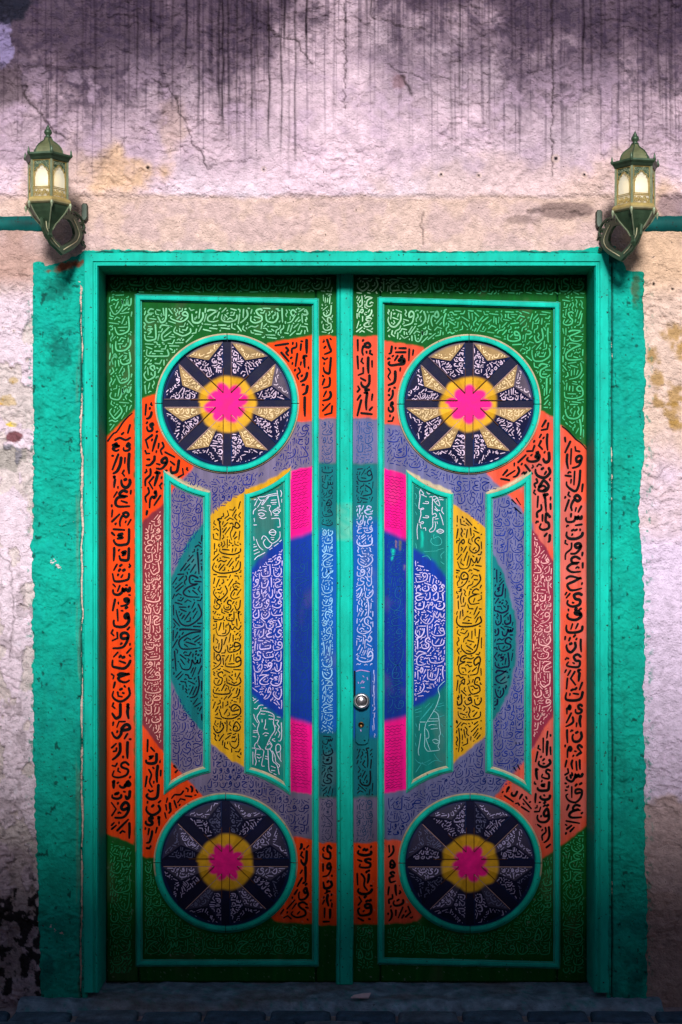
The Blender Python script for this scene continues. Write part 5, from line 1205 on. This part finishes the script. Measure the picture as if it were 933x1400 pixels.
    for (u, v, r, d_) in ((41, 66, 7, 1), (48, 82, 6, -1), (50, 96, 5, 1), (36, 62, 5, -1), (46, 72, 4, -1)):
        mb.tube([B(u+r*(1-q/16)*cos(d_*q/16*8), v+r*(1-q/16)*sin(d_*q/16*8), 0) for q in range(16)], 1.3*s, DK, 5)
    mb.build('scroll', M_iron, br)
    # wall plate
    pts = [(-4, -9), (-2, -12), (3, -12), (5, -9), (5, 9), (2, 14), (-2, 14), (-4, 9)]
    V = [(wp[0]+u*s, .006, wp[2]-v*s) for u, v in pts]+[(wp[0]+u*s, -.018, wp[2]-v*s) for u, v in pts]+[(wp[0]+u*s*.75, -.024, wp[2]-v*s*.88) for u, v in pts]; k = 8
    mk('wall_plate', V, [tuple(range(16, 24))]+[(r*k+q, r*k+(q+1) % k, (r+1)*k+(q+1) % k, (r+1)*k+q) for r in range(2) for q in range(k)], M_iron, root, np.array(col(60, 74, 62)))
lantern(66, 216, 1, 'ornate green metal lantern left of the door, lit warm yellow')
lantern(868.5, 225, -1, 'ornate green metal lantern right of the door, lit warm yellow')

# ---------------------------------------------------------------- threshold, paving
zt_ = W(0, 1343, YD)[2]                                      # height of the leaf's foot
thr_y0 = -.095
nx_, ny_ = 260, 40
u, v = np.meshgrid(np.linspace(W(30, 0, 0)[0], W(900, 0, 0)[0], nx_), np.linspace(0, 1, ny_))
yv = .40+(thr_y0-.40)*v; hgt = (fbm(u*18, yv*18, 141, 4)-.5)*.016-.022*ss(.9, 1., v)
zv = zt_-.004+hgt
V = np.stack([u, yv, zv], -1); fr_ = np.stack([u[-1], yv[-1]-.004+0*u[-1], zv[-1]-.09], -1)[None]; V = np.concatenate([V, fr_], 0)
n3 = fbm(V[..., 0]*30, V[..., 1]*30, 142, 4); C = np.empty(V.shape); C[:] = col(128, 146, 168); C = C*(.45+1.1*n3)[..., None]
teal_s = ss(.64, .7, fbm(V[..., 0]*60, V[..., 1]*60, 143, 3))[..., None]*.5; C = C*(1-teal_s)+np.array(col(40, 140, 140))*teal_s
brn = ss(.5, .7, fbm(V[..., 0]*4+3, V[..., 1]*9, 144, 4))[..., None]*.5; C = C*(1-brn)+np.array(col(120, 100, 96))*brn
thr = mk('threshold_step', V.reshape(-1, 3), gridfaces(ny_+1, nx_), M_stone, None, C.reshape(-1, 3), smooth=True)
tag(thr, 'worn blue grey stone threshold step under the double door', 'step')
# small bolts set in the sill and a scrap of paper lying on it
zg = zt_-.012
gnd = mk('ground', [(-60, -60, zg-.05), (60, -60, zg-.05), (60, .2, zg-.05), (-60, .2, zg-.05)], [(0, 1, 2, 3)], M_stone, None, np.array(col(60, 66, 78)), kind='structure')
pave = mk('pavement', [(-4, -3.4, zg-.028), (4, -3.4, zg-.028), (4, .0, zg-.028), (-4, .0, zg-.028)], [(0, 1, 2, 3)], M_stone, None, np.array(col(170, 152, 158)), kind='structure')
tmpl = []
for t in range(6):                                            # six worn setts whose meshes are shared
    V = []; hw, hd, hh_ = .098, .047, .02; nx2, ny2 = 6, 4
    base = [(-hw, -hd), (0, -hd*1.04), (hw, -hd), (hw*1.01, 0), (hw, hd), (0, hd*1.02), (-hw, hd), (-hw*1.01, 0)]
    for (k_, z_) in ((1.0, -.03), (1.0, .004), (.95, .013), (.82, .018)):
        for (a, b2) in base: V.append((a*k_+random.uniform(-.003, .003), b2*(k_ if k_ == 1 else k_-.04)+random.uniform(-.003, .003), z_+random.uniform(-.002, .002)))
    V.append((0, 0, .019)); F_ = []
    for r in range(3):
        for q in range(8): a = r*8+q; b2 = r*8+(q+1) % 8; F_.append((a, b2, b2+8, a+8))
    F_ += [(24+q, 24+(q+1) % 8, 32) for q in range(8)]
    o = mk('sett', V, F_, M_stone, pave, np.array(random.choice((col(76, 100, 124), col(62, 86, 112), col(92, 108, 128)))), smooth=True); tmpl.append(o)
cnt = 0
for r in range(9):
    for q in range(14):
        x = -1.42+q*.214+(.107 if r % 2 else 0)+random.uniform(-.004, .004); y = -.155-r*.112+random.uniform(-.003, .003)
        if cnt < 6: o = tmpl[cnt]
        else:
            o = tmpl[random.randrange(6)].copy(); COL.objects.link(o)
        o.location = (x, y, zg-.020+random.uniform(-.004, .003)); o.rotation_euler = (0, 0, random.uniform(-.02, .02)+(pi if cnt % 2 else 0)); o.parent = pave; cnt += 1
p = W(492, 1363, -.04); V = [(p[0]-.030, -.05, zt_+.010), (p[0]-.005, -.062, zt_+.014), (p[0]+.03, -.058, zt_+.012), (p[0]+.038, -.035, zt_+.020), (p[0]+.01, -.03, zt_+.017), (p[0]-.02, -.035, zt_+.013)]
V2 = [(a, b2, c-.004) for a, b2, c in V]; k = 6
sc_ = mk('paper_scrap', V+V2, [tuple(range(k)), tuple(range(k, 2*k))[::-1]]+[(q, q+k, (q+1) % k+k, (q+1) % k) for q in range(k)], M_ink, None, np.array(col(225, 190, 200)))
tag(sc_, 'small pale pink scrap of paper lying on the threshold step', 'litter')

# ---------------------------------------------------------------- unseen wall added behind the camera to shade the foot of the door
OPY = -5.7
top = -OPY*math.tan(SUN_EL)/cos(SUN_AZ)+.86
opp = thing('added_shade_wall', 'plain unseen wall added behind the viewer to shade the door', 'shade wall', (0, OPY, zg-.05))
boxm('wall', -9, 9, OPY-.4, OPY, zg-.05, top-.12, col(150, 128, 120), M_wall, opp)
boxm('coping', -9.05, 9.05, OPY-.45, OPY+.05, top-.118, top, col(140, 120, 110), M_wall, opp, bev=.01)
import time
print('objects', len(bpy.data.objects), 'verts', sum(len(o.data.vertices) for o in bpy.data.objects if o.type == 'MESH'))
